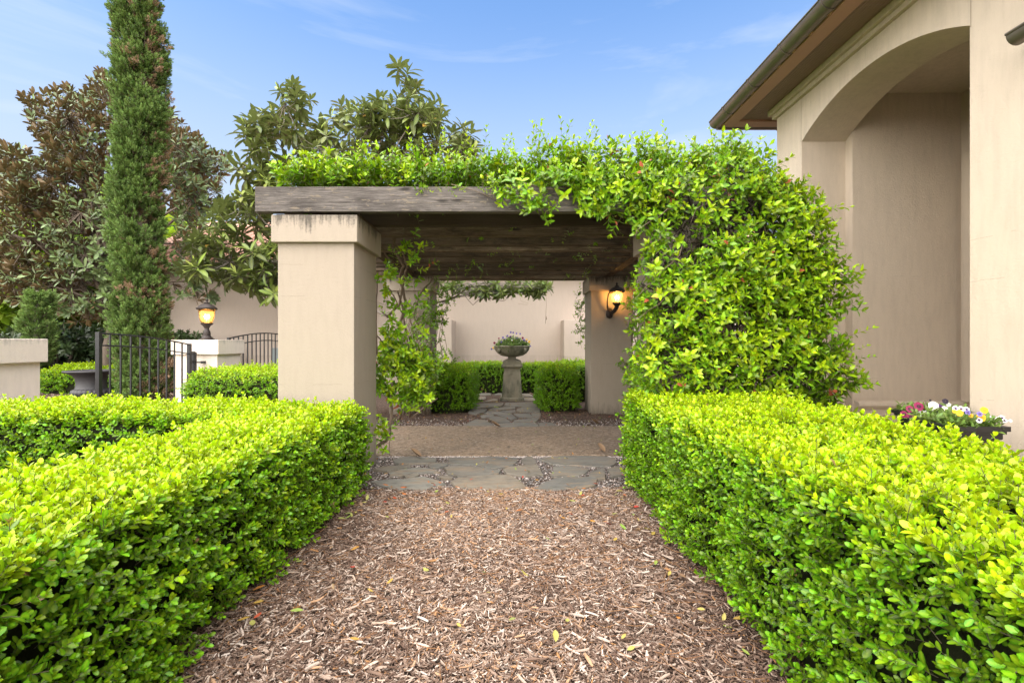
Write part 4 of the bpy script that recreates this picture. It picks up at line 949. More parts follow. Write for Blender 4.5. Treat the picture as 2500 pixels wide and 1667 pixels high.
pp = empty('pansy_planting', (0, 10.72, 1.15), 'mixed pansies spilling over the rim of the stone urn', 'flowers', 'pansies')
n = 330; a = RNG.uniform(0, 6.283, n); r = np.sqrt(RNG.random(n)) * .39; z = 1.19 + .22 * np.clip(1 - (r / .40) ** 2, 0, 1) * RNG.uniform(.2, 1, n) - .05 * (r > .36) * RNG.random(n)
p = np.stack([r*np.cos(a), 10.72 + r*np.sin(a), z], 1); scatter('foliage', 'pansy', p, unit(np.stack([np.cos(a)*r*1.8, np.sin(a)*r*1.8, np.ones(n)], 1) + RNG.normal(0, .3, (n, 3))), RNG.uniform(.9, 1.6, n), RNG.uniform(.1, .8, n), pp)
sp_ = []
for u, v, k in ((1207, 837, 'maroon'), (1213, 842, 'maroon'), (1218, 826, 'maroon'), (1247, 811, 'lavender'), (1253, 812, 'lavender'), (1239, 820, 'lavender'), (1228, 824, 'lavender'), (1261, 814, 'lavender'), (1270, 815, 'lavender'), (1246, 822, 'purple'), (1256, 834, 'yellow'), (1250, 831, 'white'), (1276, 825, 'maroon'), (1279, 830, 'lavender'), (1286, 829, 'yellow'), (1292, 834, 'yellow'), (1285, 833, 'purple'), (1204, 849, 'yellow'), (1258, 841, 'lavender'), (1233, 829, 'lavender'), (1262, 826, 'lavender'), (1295, 845, 'lavender'), (1240, 840, 'lavender'), (1268, 838, 'white'), (1224, 835, 'lavender'), (1200, 852, 'lavender')):
    yy = 10.42 + RNG.uniform(-.05, .25); x, y, z = P(u, v, yy); sp_.append((x, y, z, k, RNG.uniform(.7, 1.05)))
flowers(pp, sp_)

# ================================================================== two square black planters by the porch
def planter(x, y, zr, hw, label):
    r = empty('square_planter', (x, y, 0), label, 'planter', 'black planters by the porch')
    b = MB(); b.frustum((x, y, 0), [(hw*.75, hw*.75, .0125), (hw*.75, hw*.75, .05), (hw*.4, hw*.4, .09), (hw*.32, hw*.32, .40), (hw*.45, hw*.45, zr - .30)]); b.build('foot', M['plastic_black'], r)
    b = MB(); b.frustum((x, y, 0), [(hw*.62, hw*.62, zr - .2995), (hw*.78, hw*.78, zr - .08), (hw*.86, hw*.86, zr - .075), (hw*.86, hw*.86, zr - .045), (hw*.93, hw*.93, zr - .042), (hw*.93, hw*.93, zr - .025)]); b.build('tub', M['plastic_black'], r)
    b = MB()
    for (ax0, ax1, ay0, ay1) in ((-hw, hw, -hw, -hw + .03), (-hw, hw, hw - .03, hw), (-hw, -hw + .03, -hw + .03, hw - .03), (hw - .03, hw, -hw + .03, hw - .03)): b.box(x + ax0, x + ax1, y + ay0, y + ay1, zr - .0245, zr + .004)
    b.build('rim', M['plastic_black'], r)
    b = MB(); b.box(x - hw + .031, x + hw - .031, y - hw + .031, y + hw - .031, zr - .0245, zr - .006); b.build('potting_soil', M['soil'], r)
    return r
planter(2.735, 2.95, .800, .165, 'square black planter of white and yellow pansies, nearer the photographer')
planter(2.97, 3.38, .800, .165, 'square black planter of maroon and white pansies behind the other one')
def bed(x, y, z, hw, label, spots, n=170):
    r = empty('pansy_planting', (x, y, z), label, 'flowers', 'pansies')
    p = np.stack([x + RNG.uniform(-hw, hw, n), y + RNG.uniform(-hw, hw, n), z + RNG.uniform(-.01, .035, n)], 1)
    scatter('foliage', 'pansy', p, unit(RNG.normal(0, .4, (n, 3)) + np.array([0, 0, 1])), RNG.uniform(.7, 1.25, n), RNG.uniform(.1, .95, n), r, 60, 'sprig')
    flowers(r, spots); return r
def at(l, Y): return [P(2150 + x / 6.72, 940 + y / 6.72, Y + RNG.uniform(-.14, .0)) + (k, s * .72) for x, y, k, s in l]
bed(2.735, 2.95, .80, .15, 'white, yellow and purple-eyed pansies in the nearer black planter', at([(1295, 455, 'yellow', 1.0), (1650, 530, 'yellow', 1.25), (1700, 415, 'yellow', 1.1), (1615, 575, 'whiteeye', .9), (1790, 565, 'whiteeye', 1.15), (1990, 540, 'whiteeye', .9), (2035, 585, 'whiteeye', .7), (1740, 520, 'white', 1.0), (1625, 475, 'lavender', .8), (1480, 500, 'yellow', .7), (1210, 430, 'yellow', .6), (1930, 560, 'white', .8), (1230, 385, 'whiteeye', .9), (1320, 390, 'whiteeye', .9), (1410, 400, 'whiteeye', .9), (1430, 450, 'lavender', .8), (2130, 585, 'white', .5), (1390, 685, 'yellow', .6), (1700, 490, 'lavender', .7)], 2.95))
bed(2.97, 3.38, .80, .15, 'maroon, white and violet pansies in the black planter behind', at([(385, 480, 'maroon', 1.3), (490, 520, 'maroon', 1.2), (475, 390, 'maroon', 1.2), (500, 430, 'maroon', 1.0), (625, 350, 'maroon', 1.6), (690, 415, 'maroon', 1.4), (700, 470, 'white', 1.5), (870, 345, 'white', 1.7), (950, 370, 'purple', 1.4), (940, 410, 'purple', 1.0), (950, 480, 'white', 1.4), (1050, 395, 'white', 1.1), (1115, 325, 'white', .8), (1062, 265, 'dark', 1.0), (815, 248, 'dark', .4), (840, 550, 'white', 1.0), (555, 610, 'maroon', 1.0), (1085, 380, 'yellow', .7), (1050, 540, 'lavender', 1.0), (1060, 430, 'yellow', .7), (870, 420, 'white', 1.2), (770, 378, 'maroon', .6)], 3.38))

# ================================================================== large black urn at the left
bu = empty('garden_urn', (-8.95, 10.2, 0), 'large black fluted garden urn on the mulch behind the iron gate', 'urn')
b = MB(); b.lathe([(.26, 0), (.26, .05), (.16, .08), (.14, .11)], (-8.95, 10.2, 0), 32); b.build('foot', M['urn_black'], bu, True, angle=35)
b = MB(); b.lathe([(.14, .1105), (.24, .13), (.30, .17), (.325, .22), (.31, .27), (.275, .305)], (-8.95, 10.2, 0), 96, True, .07, 24, (.12, .28)); b.build('fluted_belly', M['urn_black'], bu, True, angle=50)
b = MB(); b.lathe([(.275, .3055), (.265, .33), (.255, .42), (.27, .52), (.31, .58), (.40, .635), (.46, .655), (.47, .675), (.46, .69), (.40, .685), (.34, .62), (.02, .60)], (-8.95, 10.2, 0), 48); b.build('bell', M['urn_black'], bu, True, angle=45)
# white box and grey meter by the rear wall, seen through the arched gate
x, y, z = P(614, 912, 12.9)
b = MB(); b.box(x - .30, x + .30, 12.75, 13.2, -.02, .50, .02); wb = b.build('storage_box', M['white_plastic'], None, False, (x, 13.0, 0)); tag(wb, 'white box with red marks on the ground behind the arched iron gate', 'box')
for dx, w_ in ((-.12, .05), (-.02, .09), (.12, .10)):
    b = MB(); b.box(x + dx, x + dx + w_, 12.7475, 12.7497, .36, .40); b.build('red_mark', M['red_print'], wb)
x, y, z = P(673, 880, 13.2)
b = MB(); b.box(x - .14, x + .14, 13.25, YB - .003, .62, 1.12, .015); mb = b.build('utility_box', M['grey_plastic'], None, False, (x, 13.3, .62)); tag(mb, 'grey utility box fixed to the rear wall behind the arched gate', 'utility box')
b = MB(); b.box(x - .11, x + .11, 13.235, 13.2497, .66, 1.08, .004); b.build('door', M['grey_plastic'], mb)
# ================================================================== climbing vines on the pergola
def stems(name, parent, paths, mat, n=6):
    for pts, r0, r1 in paths:
        k = len(pts); b = MB(); b.tube(pts, [r0 + (r1 - r0) * i / (k - 1) for i in range(k)], n); b.build(name, mat, parent, True)
def wander(p0, p1, k, amp, rng=random):
    p0, p1 = Vector(p0), Vector(p1); out = []; off = Vector((0, 0, 0))
    for i in range(k + 1):
        t = i / k
        if 0 < i < k: off = off * .6 + Vector((rng.uniform(-amp, amp), rng.uniform(-amp, amp), rng.uniform(-amp, amp)))
        out.append(p0.lerp(p1, t) + off * math.sin(math.pi * t) ** .5 if 0 < i < k else p0.lerp(p1, t))
    return out
# --- the big mass on the right front pillar and over the roof
vr = empty('climbing_vine', (1.9, 4.7, 0), 'dense bright green vine covering the right front pillar and the pergola roof', 'vine', 'climbing vines')
def vine_cloud(n, fx, lump=.10, key='vine', parts=0, t0=.42, s=(.65, 1.12), parent=None, tsp=.2, dead=.03, outw=.7, upw=.35):
    p, nrm = fx(n); m = len(p)
    dep = np.abs(RNG.normal(0, .07, m)); dep[RNG.random(m) < .25] *= 2
    p = p + nrm * (lump * wob(p, 2.4, 2) + .5 * lump * wob(p, 6, 3) - dep)[:, None]
    d = unit(nrm * outw + np.array([0, 0, upw]) + RNG.normal(0, .42, (m, 3)))
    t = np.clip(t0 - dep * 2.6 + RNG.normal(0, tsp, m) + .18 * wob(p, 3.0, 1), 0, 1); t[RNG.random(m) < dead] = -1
    return scatter('foliage', key, p, d, RNG.uniform(*s, m), t, parent or vr, parts, 'leafy_shoot')
def gaps(p, thr=.55, f=3.2, seed=2):        # holes in the leaf cover where stems and pillar show
    return wob(p, f, seed) < thr
def xmax(z): return np.interp(z, [0, .8, 1.4, 2.0, 2.4, 2.7, 2.9, 3.05], [2.80, 2.84, 2.76, 2.70, 2.58, 2.40, 2.15, 1.8])
def front(n):
    x = RNG.uniform(1.12, 2.85, n); z = RNG.uniform(.35, 2.98, n)
    bulge = .16 * np.sin(np.clip((x - 1.1) / 1.75, 0, 1) * math.pi)
    p = np.stack([x, 4.22 - bulge + .10 * (z < .9), z], 1)
    k = gaps(p, .22) & gaps(p, .36, 5.5, 1)
    k &= x < xmax(z) - .05
    k &= ~((x < 1.30 + .12 * np.sin(z * 5)) & (RNG.random(n) < .55)); k &= ~((x > 2.55) & (z > 2.75 + .2 * RNG.random(n)))
    k &= ~((np.hypot((x - 1.66) / .16, (z - .86) / .12) < 1) & (RNG.random(n) < .9)); k &= ~((np.hypot((x - 1.98) / .16, (z - 1.42) / .13) < 1) & (RNG.random(n) < .75))
    k &= ~((np.hypot((x - 1.95) / .30, (z - 2.22) / .10) < 1) & (RNG.random(n) < .7)); k &= ~((np.hypot((x - 1.52) / .13, (z - 2.30) / .14) < 1) & (RNG.random(n) < .8))
    return p[k], np.tile(np.array([0, -1.0, .15]), (int(k.sum()), 1))
def rightside(n):
    z = RNG.uniform(.3, 2.92, n); y = RNG.uniform(4.1, 5.1, n); x = xmax(z) + .04 * np.sin(z * 7 + y * 5)
    nrm = unit(np.tile(np.array([1.0, -.55, .1]), (n, 1))); return np.stack([x - .16 * (y > 4.6), y, z], 1), nrm
def leftside(n):
    z = RNG.uniform(.4, 2.5, n); y = RNG.uniform(4.2, 4.95, n); x = 1.27 + .05 * np.sin(z * 6); p = np.stack([x, y, z], 1)
    k = gaps(p, .25, 4) ; return p[k], np.tile(np.array([-.8, -.5, .1]), (int(k.sum()), 1))
def ztop(x): return 2.80 + np.interp(x, [-2.1, -1.7, -1.0, -.5, 0, .5, 1.2, 2.0, 2.6, 2.9], [.07, .11, .16, .14, .17, .23, .26, .28, .16, .02])
def roof_front(n):
    x = RNG.uniform(-2.2, 2.35, n); y = RNG.uniform(4.36, 5.0, n); z = 2.74 + RNG.random(n) ** .8 * (ztop(x) - 2.74)
    return np.stack([x, y, z], 1), np.tile(unit(np.array([[0, -.45, 1.0]])), (n, 1))
def roof_rest(n):
    x = RNG.uniform(-2.2, 2.8, n); y = RNG.uniform(5.0, 9.4, n); z = 2.78 + RNG.uniform(0, .2, n)
    return np.stack([x, y, z], 1), np.tile(np.array([0, 0, 1.0]), (n, 1))
def drape(n):
    x = RNG.uniform(-.15, 1.5, n); low = np.interp(x, [-.15, 0.0, .25, .6, .9, 1.2, 1.5], [2.66, 2.50, 2.42, 2.42, 2.42, 2.30, 2.05]); z = low + (2.80 - low) * RNG.random(n) ** .8
    p = np.stack([x, np.full(n, 4.27) - .05 * RNG.random(n), z], 1); k = wob(p, 5, 4) < np.interp(x, [-.15, .4, 1.2], [-.05, .25, .6]); return p[k], np.tile(np.array([0, -1.0, .05]), (int(k.sum()), 1))
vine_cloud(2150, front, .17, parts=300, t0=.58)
vine_cloud(380, lambda n: (lambda a: (a[0] + np.array([0, .20, 0]), a[1]))(front(n)), .10, t0=.0, tsp=.10)  # inner leaves kept at the darkest tint to stand in for shade
vine_cloud(1050, rightside, .12, t0=.55)
vine_cloud(420, lambda n: (lambda a: (a[0] - np.array([.25, 0, 0]), a[1]))(rightside(n)), .10, t0=.08, tsp=.1)  # dark inner layer at the side, shade put into the leaf tint
vine_cloud(260, leftside, .07, t0=.40)
vine_cloud(2100, roof_front, .05, t0=.62, outw=.55, upw=.45)
vine_cloud(3000, roof_rest, .05, key='vine', t0=.35, s=(1.0, 1.5))
vine_cloud(400, drape, .05, t0=.58, upw=.15)
# longer shoots breaking the outline
m = 125; x = np.r_[RNG.uniform(-1.8, 2.2, 90), RNG.uniform(2.55, 2.9, 35)]; z = np.r_[ztop(x[:90]) - .05, RNG.uniform(.8, 2.7, 35)]; x[90:] = xmax(z[90:]) - .03; y = np.r_[RNG.uniform(4.3, 4.9, 90), RNG.uniform(4.05, 4.7, 35)]
d = np.vstack([np.stack([RNG.normal(.1, .35, 90), RNG.normal(-.1, .25, 90), np.ones(90)], 1), np.stack([np.ones(35), RNG.normal(-.3, .3, 35), RNG.uniform(-.1, .8, 35)], 1)])
scatter('long_shoots', 'vinelong', np.stack([x, y, z], 1), unit(d), RNG.uniform(.55, 1.0, m), RNG.uniform(.4, .9, m), vr)
m = 26; x = np.linspace(-.9, 1.4, m) + RNG.normal(0, .05, m); scatter('trailing_shoots', 'vinelong', np.stack([x, np.full(m, 4.30), np.full(m, 2.71)], 1), unit(np.stack([RNG.normal(.5, .5, m), np.full(m, -.22), RNG.uniform(-1.0, -.2, m)], 1)), RNG.uniform(.5, .95, m) * np.interp(x, [-1, 0, 1], [.55, .8, 1]), RNG.uniform(.5, .95, m), vr)
paths = []
for k in range(46):
    x0 = random.uniform(1.3, 2.6); paths.append((wander((x0, 4.34, 0), (x0 + random.uniform(-.4, .5), 4.30, random.uniform(1.6, 2.8)), 12, .07), random.uniform(.006, .018), .003))
for k in range(24):
    z0 = random.uniform(.6, 2.7); x0 = random.uniform(1.3, 2.3); paths.append((wander((x0, 4.30, z0), (x0 + random.uniform(.3, .7), 4.24, z0 + random.uniform(-.3, .3)), 8, .05), .005, .002))
tangle = []  # dark twigs added behind the leaves to darken the gaps
for k in range(420):
    x0 = random.uniform(1.3, 2.62); z0 = random.uniform(.5, 2.75); x0 = min(x0, float(xmax(z0)) - .35); tangle.append((wander((x0, random.uniform(4.20, 4.37), z0), (x0 + random.uniform(-.3, .3), random.uniform(4.20, 4.36), z0 + random.uniform(-.7, .2)), 8, .06), random.uniform(.003, .007), .002))
for k in range(22):
    x0 = random.uniform(1.4, 2.4); z0 = random.uniform(.8, 2.7); paths.append((wander((x0, 4.14, z0), (x0 + random.uniform(-.5, .5), 4.08, z0 + random.uniform(-.5, .4)), 9, .05), .0045, .002))
for k in range(30):
    x0 = random.uniform(-1.9, 2.2); y0 = random.uniform(4.5, 8.8); paths.append((wander((x0, y0, 2.76), (x0 + random.uniform(-1, 1), y0 + random.uniform(-.5, .5), 2.78), 10, .05), .008, .004))
for k in range(14):
    x0 = random.uniform(-1.2, 1.7); y0 = random.uniform(5.0, 8.5); paths.append((wander((x0, y0, 2.72), (x0 + random.uniform(-.5, .5), y0 + random.uniform(-.3, .3), random.uniform(2.40, 2.5)), 8, .06), .004, .002))
paths.append((wander((-.55, 4.335, 2.72), (.22, 4.33, 2.485), 8, .012), .0035, .002)); paths.append((wander((.1, 4.30, 2.72), (.95, 4.26, 2.60), 8, .03), .006, .003))
stems('stem', vr, paths, M['vine_wood'])
b = MB()
for pts, r0, r1 in tangle: b.tube(pts, [r0 * 1.3] * len(pts), 4, False)
b.build('twig_tangle', M['vine_twig'], vr, True)['kind'] = 'stuff'
# sprigs hanging under the joists
m = 60; scatter('hanging_shoots', 'vinesmall', np.stack([RNG.uniform(-1.5, 1.4, m), RNG.uniform(4.9, 8.8, m), RNG.uniform(2.42, 2.50, m)], 1), unit(np.stack([RNG.normal(0, .5, m), RNG.normal(-.3, .4, m), RNG.normal(-.6, .4, m)], 1)), RNG.uniform(.5, 1.0, m), RNG.uniform(.1, .7, m), vr)

# --- vine inside the left front pillar
vl = empty('climbing_vine', (-1.3, 5.5, 0), 'loose leafy vine with bare stems just inside the left front pillar', 'vine', 'climbing vines')
def blob(n, u0, u1, v0, v1, Y0, Y1, edge=2.0):
    a = RNG.random((n, 2)) * 2 - 1; a = a[np.abs(a[:, 0]) ** edge + np.abs(a[:, 1]) ** edge < 1]; m = len(a)
    u = (u0 + u1) / 2 + a[:, 0] * (u1 - u0) / 2; v = (v0 + v1) / 2 + a[:, 1] * (v1 - v0) / 2; Y = RNG.uniform(Y0, Y1, m)
    return np.stack([(u - 1250) / F * Y, Y, CH - (v - 833.5) / F * Y], 1)
def loose(parent, p, t0, t1, key='vine', parts=0, s=(.8, 1.2), face=(0.2, -.9, .3), dead=.01):
    m = len(p); t = RNG.uniform(t0, t1, m); t[RNG.random(m) < dead] = -1
    scatter('foliage', key, p, unit(np.array(face) + RNG.normal(0, .6, (m, 3))), RNG.uniform(*s, m), t, parent, parts, 'leafy_shoot')
q = np.vstack([blob(140, 915, 1065, 835, 995, 5.25, 5.6), blob(40, 920, 1000, 790, 880, 5.25, 5.5), blob(16, 975, 1060, 700, 850, 5.3, 5.6), blob(16, 940, 1050, 590, 720, 5.3, 5.7), blob(10, 985, 1040, 575, 660, 5.2, 5.6), blob(22, 918, 950, 1030, 1100, 5.15, 5.4), blob(18, 918, 965, 660, 830, 5.15, 5.4)])
loose(vl, q, .25, .95, 'vine', 160, (.65, 1.05))
q = np.vstack([blob(120, 912, 1060, 840, 990, 5.5, 5.7), blob(10, 920, 1040, 640, 840, 5.5, 5.9)]); loose(vl, q, .0, .3, 'vine', 0, (.9, 1.3))
def pp3(l): return [P(*a) for a in l]
def smooth_path(pts, k=4, amp=.01):
    out = []
    for a, b in zip(pts, pts[1:]): out += wander(a, b, k, amp)[:-1]
    return out + [Vector(pts[-1])]
paths = [(smooth_path(pp3([(917, 1092, 5.2), (946, 1072, 5.25), (953, 1030, 5.35), (955, 990, 5.4), (958, 930, 5.4)])), .020, .012),
 (smooth_path(pp3([(951, 1112, 5.38), (952, 1040, 5.4), (955, 985, 5.4)])), .004, .003), (smooth_path(pp3([(975, 1022, 6.2), (983, 990, 6.1), (990, 900, 5.9), (975, 800, 5.8), (992, 740, 5.7), (975, 680, 5.7), (985, 650, 5.6), (960, 600, 5.6), (975, 550, 5.6)])), .020, .013),
 (smooth_path(pp3([(1000, 1018, 6.4), (1003, 960, 6.2), (1000, 860, 6.0), (985, 760, 5.9), (970, 710, 5.8)])), .016, .010), (smooth_path(pp3([(1005, 1020, 6.4), (1040, 992, 6.4), (1068, 972, 6.5)])), .014, .008),
 (smooth_path(pp3([(945, 775, 5.7), (975, 745, 5.7), (985, 690, 5.6), (993, 655, 5.6)])), .016, .012), (smooth_path(pp3([(930, 760, 5.4), (975, 790, 5.6), (990, 785, 5.6)])), .008, .005),
 (smooth_path(pp3([(995, 655, 5.6), (985, 620, 5.5), (960, 590, 5.4), (968, 545, 5.4)])), .010, .008), (smooth_path(pp3([(921, 870, 5.2), (919, 750, 5.2), (921, 680, 5.2)])), .010, .007), (smooth_path(pp3([(945, 700, 5.5), (960, 720, 5.5), (985, 770, 5.6), (1000, 830, 5.7)])), .009, .006),
 (smooth_path(pp3([(920, 820, 5.2), (935, 840, 5.3), (955, 870, 5.4)])), .008, .005), (smooth_path(pp3([(955, 640, 5.6), (940, 620, 5.4), (930, 600, 5.3)])), .012, .008)]
stems('stem', vl, paths, M['vine_wood'], 8)
# --- darker vine on the left rear pillar
vb = empty('climbing_vine', (-1.6, 8.45, 0), 'dark tangled vine with thin stems on the left rear pillar', 'vine', 'climbing vines')
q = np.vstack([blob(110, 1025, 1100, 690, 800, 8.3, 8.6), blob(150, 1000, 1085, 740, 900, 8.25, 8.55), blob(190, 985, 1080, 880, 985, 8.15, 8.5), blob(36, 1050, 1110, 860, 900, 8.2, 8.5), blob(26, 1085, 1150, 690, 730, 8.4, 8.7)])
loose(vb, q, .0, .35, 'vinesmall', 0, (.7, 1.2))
paths = []
for k in range(26):
    u0 = random.uniform(985, 1050); paths.append((wander(P(u0, 1010, 8.45), P(u0 + random.uniform(-25, 50), random.uniform(690, 880), 8.45), 12, .10), random.uniform(.006, .014), .004))
paths += [(smooth_path(pp3([(1020, 800, 8.4), (1010, 770, 8.4), (1025, 720, 8.4), (1050, 690, 8.4), (1062, 680, 8.4)]), 4, .02), .022, .015), (smooth_path(pp3([(1010, 820, 8.4), (1000, 780, 8.4), (1010, 740, 8.35)]), 4, .02), .016, .010), (smooth_path(pp3([(1062, 740, 8.6), (1100, 730, 8.7), (1150, 700, 8.8)]), 4, .02), .016, .010)]
stems('stem', vb, paths, M['vine_wood'])
# --- vine behind the right rear pillar and the narrow one beside it
vc = empty('climbing_vine', (1.25, 9.4, 0), 'small hanging vine at the left edge of the right rear pillar', 'vine', 'climbing vines')
loose(vc, np.vstack([blob(60, 1402, 1440, 705, 815, 9.33, 9.5), blob(12, 1405, 1432, 800, 865, 9.33, 9.45)]), .1, .5, 'vinesmall', 0, (.8, 1.2))
stems('stem', vc, [(wander(P(1424, 690, 9.38), P(1420, 850, 9.38), 10, .04), .006, .002), (wander(P(1432, 690, 9.38), P(1410, 780, 9.38), 10, .04), .006, .002)], M['vine_wood'])
vd = empty('climbing_vine', (2.16, 8.4, 0), 'narrow dark vine climbing between the two right-hand pillars', 'vine', 'climbing vines')
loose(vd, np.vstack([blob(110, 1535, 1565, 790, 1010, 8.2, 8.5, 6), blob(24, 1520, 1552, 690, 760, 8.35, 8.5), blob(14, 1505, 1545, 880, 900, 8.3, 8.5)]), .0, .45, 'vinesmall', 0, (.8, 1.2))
stems('stem', vd, [(wander(P(1553 + k, 1010, 8.45), P(1548 + k, 640, 8.45), 14, .03), .010, .006) for k in (-8, -3, 0, 4)], M['vine_wood'])

# ================================================================== trees
def tree(name, label, cat, base, trunk_top, r0, pts, dirs, scl, tint, key, bark, n_nodes, parts=0, part='leaf_whorl', extra=None, group=None, tw=.006, pull=.35):
    t = empty(name, base, label, cat, group)
    nodes = pts[RNG.choice(len(pts), n_nodes, replace=False)]
    for _ in range(4):
        dd = ((pts[:, None] - nodes[None]) ** 2).sum(2); a = dd.argmin(1)
        nodes = np.array([pts[a == i].mean(0) if (a == i).any() else nodes[i] for i in range(n_nodes)])
    b = MB(); base_v, top = Vector(base), Vector(trunk_top)
    tp = wander(base_v, top, 7, r0 * .6); b.tube(tp, [r0 * (1.25 if i == 0 else 1 - .5 * i / 7) for i in range(8)], 10); b.build('trunk', bark, t, True)
    for i, nn in enumerate(nodes):
        nv = Vector(nn); k = random.uniform(.35, 1.0); s = base_v.lerp(top, k) if nv.z > top.z else base_v.lerp(top, max(.3, min(1, (nv.z - base_v.z) / (top.z - base_v.z) - .15)))
        m = s.lerp(nv, .5) + Vector((0, 0, .12 * (nv - s).length * (1 if nv.z > s.z else -.3)))
        pth = [s, s.lerp(m, .5) + Vector([random.uniform(-.06, .06) for _ in range(3)]), m, m.lerp(nv, .5) + Vector([random.uniform(-.08, .08) for _ in range(3)]), nv]
        b = MB(); b.tube(pth, [r0 * .42, r0 * .36, r0 * .28, r0 * .2, r0 * .13], 6); b.build('branch', bark, t, True)
    b = MB()
    for p, d, i in zip(pts, dirs, a):
        nv = Vector(nodes[i]); e = Vector(p) - Vector(d) * .12; m = nv.lerp(e, .55) + Vector((random.uniform(-.05, .05), random.uniform(-.05, .05), -.06))
        b.tube([nv, m, e], [tw * 1.6, tw * 1.1, tw * .7], 3, False)
    b.build('twigs', bark, t, True)['kind'] = 'stuff'
    scatter('crown', key, pts, dirs, scl, tint, t, parts, part)
    return t
def px_cloud(polys, Y0, Y1):
    out = []
    for poly, n in polys:
        q = poly_pts(poly, n); Y = RNG.uniform(Y0, Y1, n); out.append(np.stack([(q[:, 0] - 1250) / F * Y, Y, CH - (q[:, 1] - 833.5) / F * Y], 1))
    return np.vstack(out)
# loquat behind the left front pillar
lq = [([(555, 305), (575, 268), (632, 240), (640, 200), (690, 190), (735, 255), (790, 240), (845, 235), (900, 215), (950, 215), (1020, 245), (1030, 290), (990, 300), (1060, 300), (1090, 330), (1090, 380), (640, 400), (590, 385), (570, 330)], 270),
      ([(905, 145), (925, 145), (960, 205), (950, 225), (925, 200)], 7), ([(1060, 285), (1085, 285), (1100, 340), (1060, 350)], 6), ([(540, 370), (640, 380), (640, 430), (560, 430)], 22),
      ([(430, 560), (470, 500), (520, 460), (570, 440), (630, 480), (635, 600), (520, 610), (440, 600)], 85), ([(420, 610), (640, 600), (640, 650), (560, 655), (500, 650), (430, 640)], 34), ([(560, 655), (640, 640), (640, 675), (570, 680)], 7)]
p = px_cloud(lq, 9.4, 11.4); n = len(p)
cen = np.array([-3.9, 10.5, 3.6]); d = unit(unit(p - cen) * np.array([.5, .6, .35]) + np.array([0, 0, .8]) + RNG.normal(0, .22, (n, 3)))
t_ = np.clip(RNG.normal(.42, .25, n), 0, 1); t_[RNG.random(n) < .05] = -1
tree('loquat_tree', 'loquat tree with long drooping leaves behind the left front pillar', 'tree', (-4.0, 10.6, 0), (-3.8, 10.5, 3.2), .085, p, d, RNG.uniform(.95, 1.4, n), t_, 'loquat', M['bark_grey'], 26, 300)
# the low loquat branch seen beneath the pergola
lb = px_cloud([([(1095, 650), (1180, 640), (1250, 648), (1262, 662), (1240, 680), (1180, 672), (1120, 676)], 42), ([(1000, 645), (1095, 640), (1120, 680), (1030, 665)], 16)], 10.6, 11.1)
n = len(lb); bt = bpy.data.objects['loquat_tree']
scatter('low_branch_leaves', 'loquat', lb, unit(np.stack([np.full(n, .5), RNG.normal(-.3, .3, n), RNG.normal(.2, .35, n)], 1)), RNG.uniform(.6, .95, n), np.clip(RNG.normal(.15, .12, n), 0, 1), bt)
pa = [(smooth_path([Vector((-3.9, 10.6, 2.3))] + [Vector(P(*q)) for q in ((985, 790, 10.7), (1075, 745, 10.8), (1120, 705, 10.8), (1180, 690, 10.8))], 4, .03), .035, .012), (smooth_path(pp3([(1120, 705, 10.8), (1155, 745, 10.8), (1180, 725, 10.8), (1230, 735, 10.8), (1243, 725, 10.8)]), 4, .02), .010, .005), (smooth_path(pp3([(1075, 735, 10.8), (1140, 715, 10.8), (1200, 720, 10.9), (1260, 700, 10.9), (1330, 695, 10.9)]), 4, .02), .012, .005)]
for q in lb: s_ = pa[0][0][-random.randint(1, 7)]; pa.append((wander(s_, Vector(q), 4, .03), .007, .003))
stems('twig', bt, pa, M['bark_grey'])
# magnolia with rusty leaf undersides
mg = [([(400, 470), (480, 470), (470, 600), (400, 600)], 60), ([(90, 320), (250, 330), (250, 420), (90, 400)], 120), ([(0, 330), (80, 345), (80, 400), (0, 400)], 40), ([(0, 395), (30, 370), (70, 365), (130, 380), (190, 360), (240, 400), (250, 480), (255, 560), (240, 640), (150, 650), (0, 620)], 760), ([(45, 215), (110, 213), (150, 195), (190, 215), (225, 150), (270, 200), (380, 240), (420, 272), (440, 330), (380, 350), (250, 340), (200, 320), (120, 350), (75, 300)], 420),
      ([(400, 300), (455, 310), (480, 350), (525, 350), (530, 385), (505, 420), (505, 470), (440, 520), (400, 500), (380, 380)], 300), ([(0, 620), (180, 650), (250, 650), (250, 700), (150, 710), (0, 690)], 120), ([(110, 700), (240, 690), (245, 735), (180, 745), (110, 725)], 36), ([(400, 600), (440, 560), (480, 640), (500, 690), (420, 700), (400, 660)], 42), ([(-120, 420), (0, 395), (0, 690), (-120, 640)], 120)]
p = px_cloud(mg, 11.2, 14.0); n = len(p); cen = np.array([-10.2, 12.4, 3.6])
d = unit(unit(p - cen) * np.array([.6, .75, .5]) + np.array([0, -.05, .38]) + RNG.normal(0, .28, (n, 3)))
tree('magnolia_tree', 'magnolia with glossy leaves rusty brown underneath, behind the cypress', 'tree', (-10.2, 12.0, 0), (-10.0, 12.3, 4.2), .13, p, d, RNG.uniform(.8, 1.2, n), np.clip(RNG.normal(.45, .28, n), 0, 1), 'magnolia', M['bark'], 40, 300)
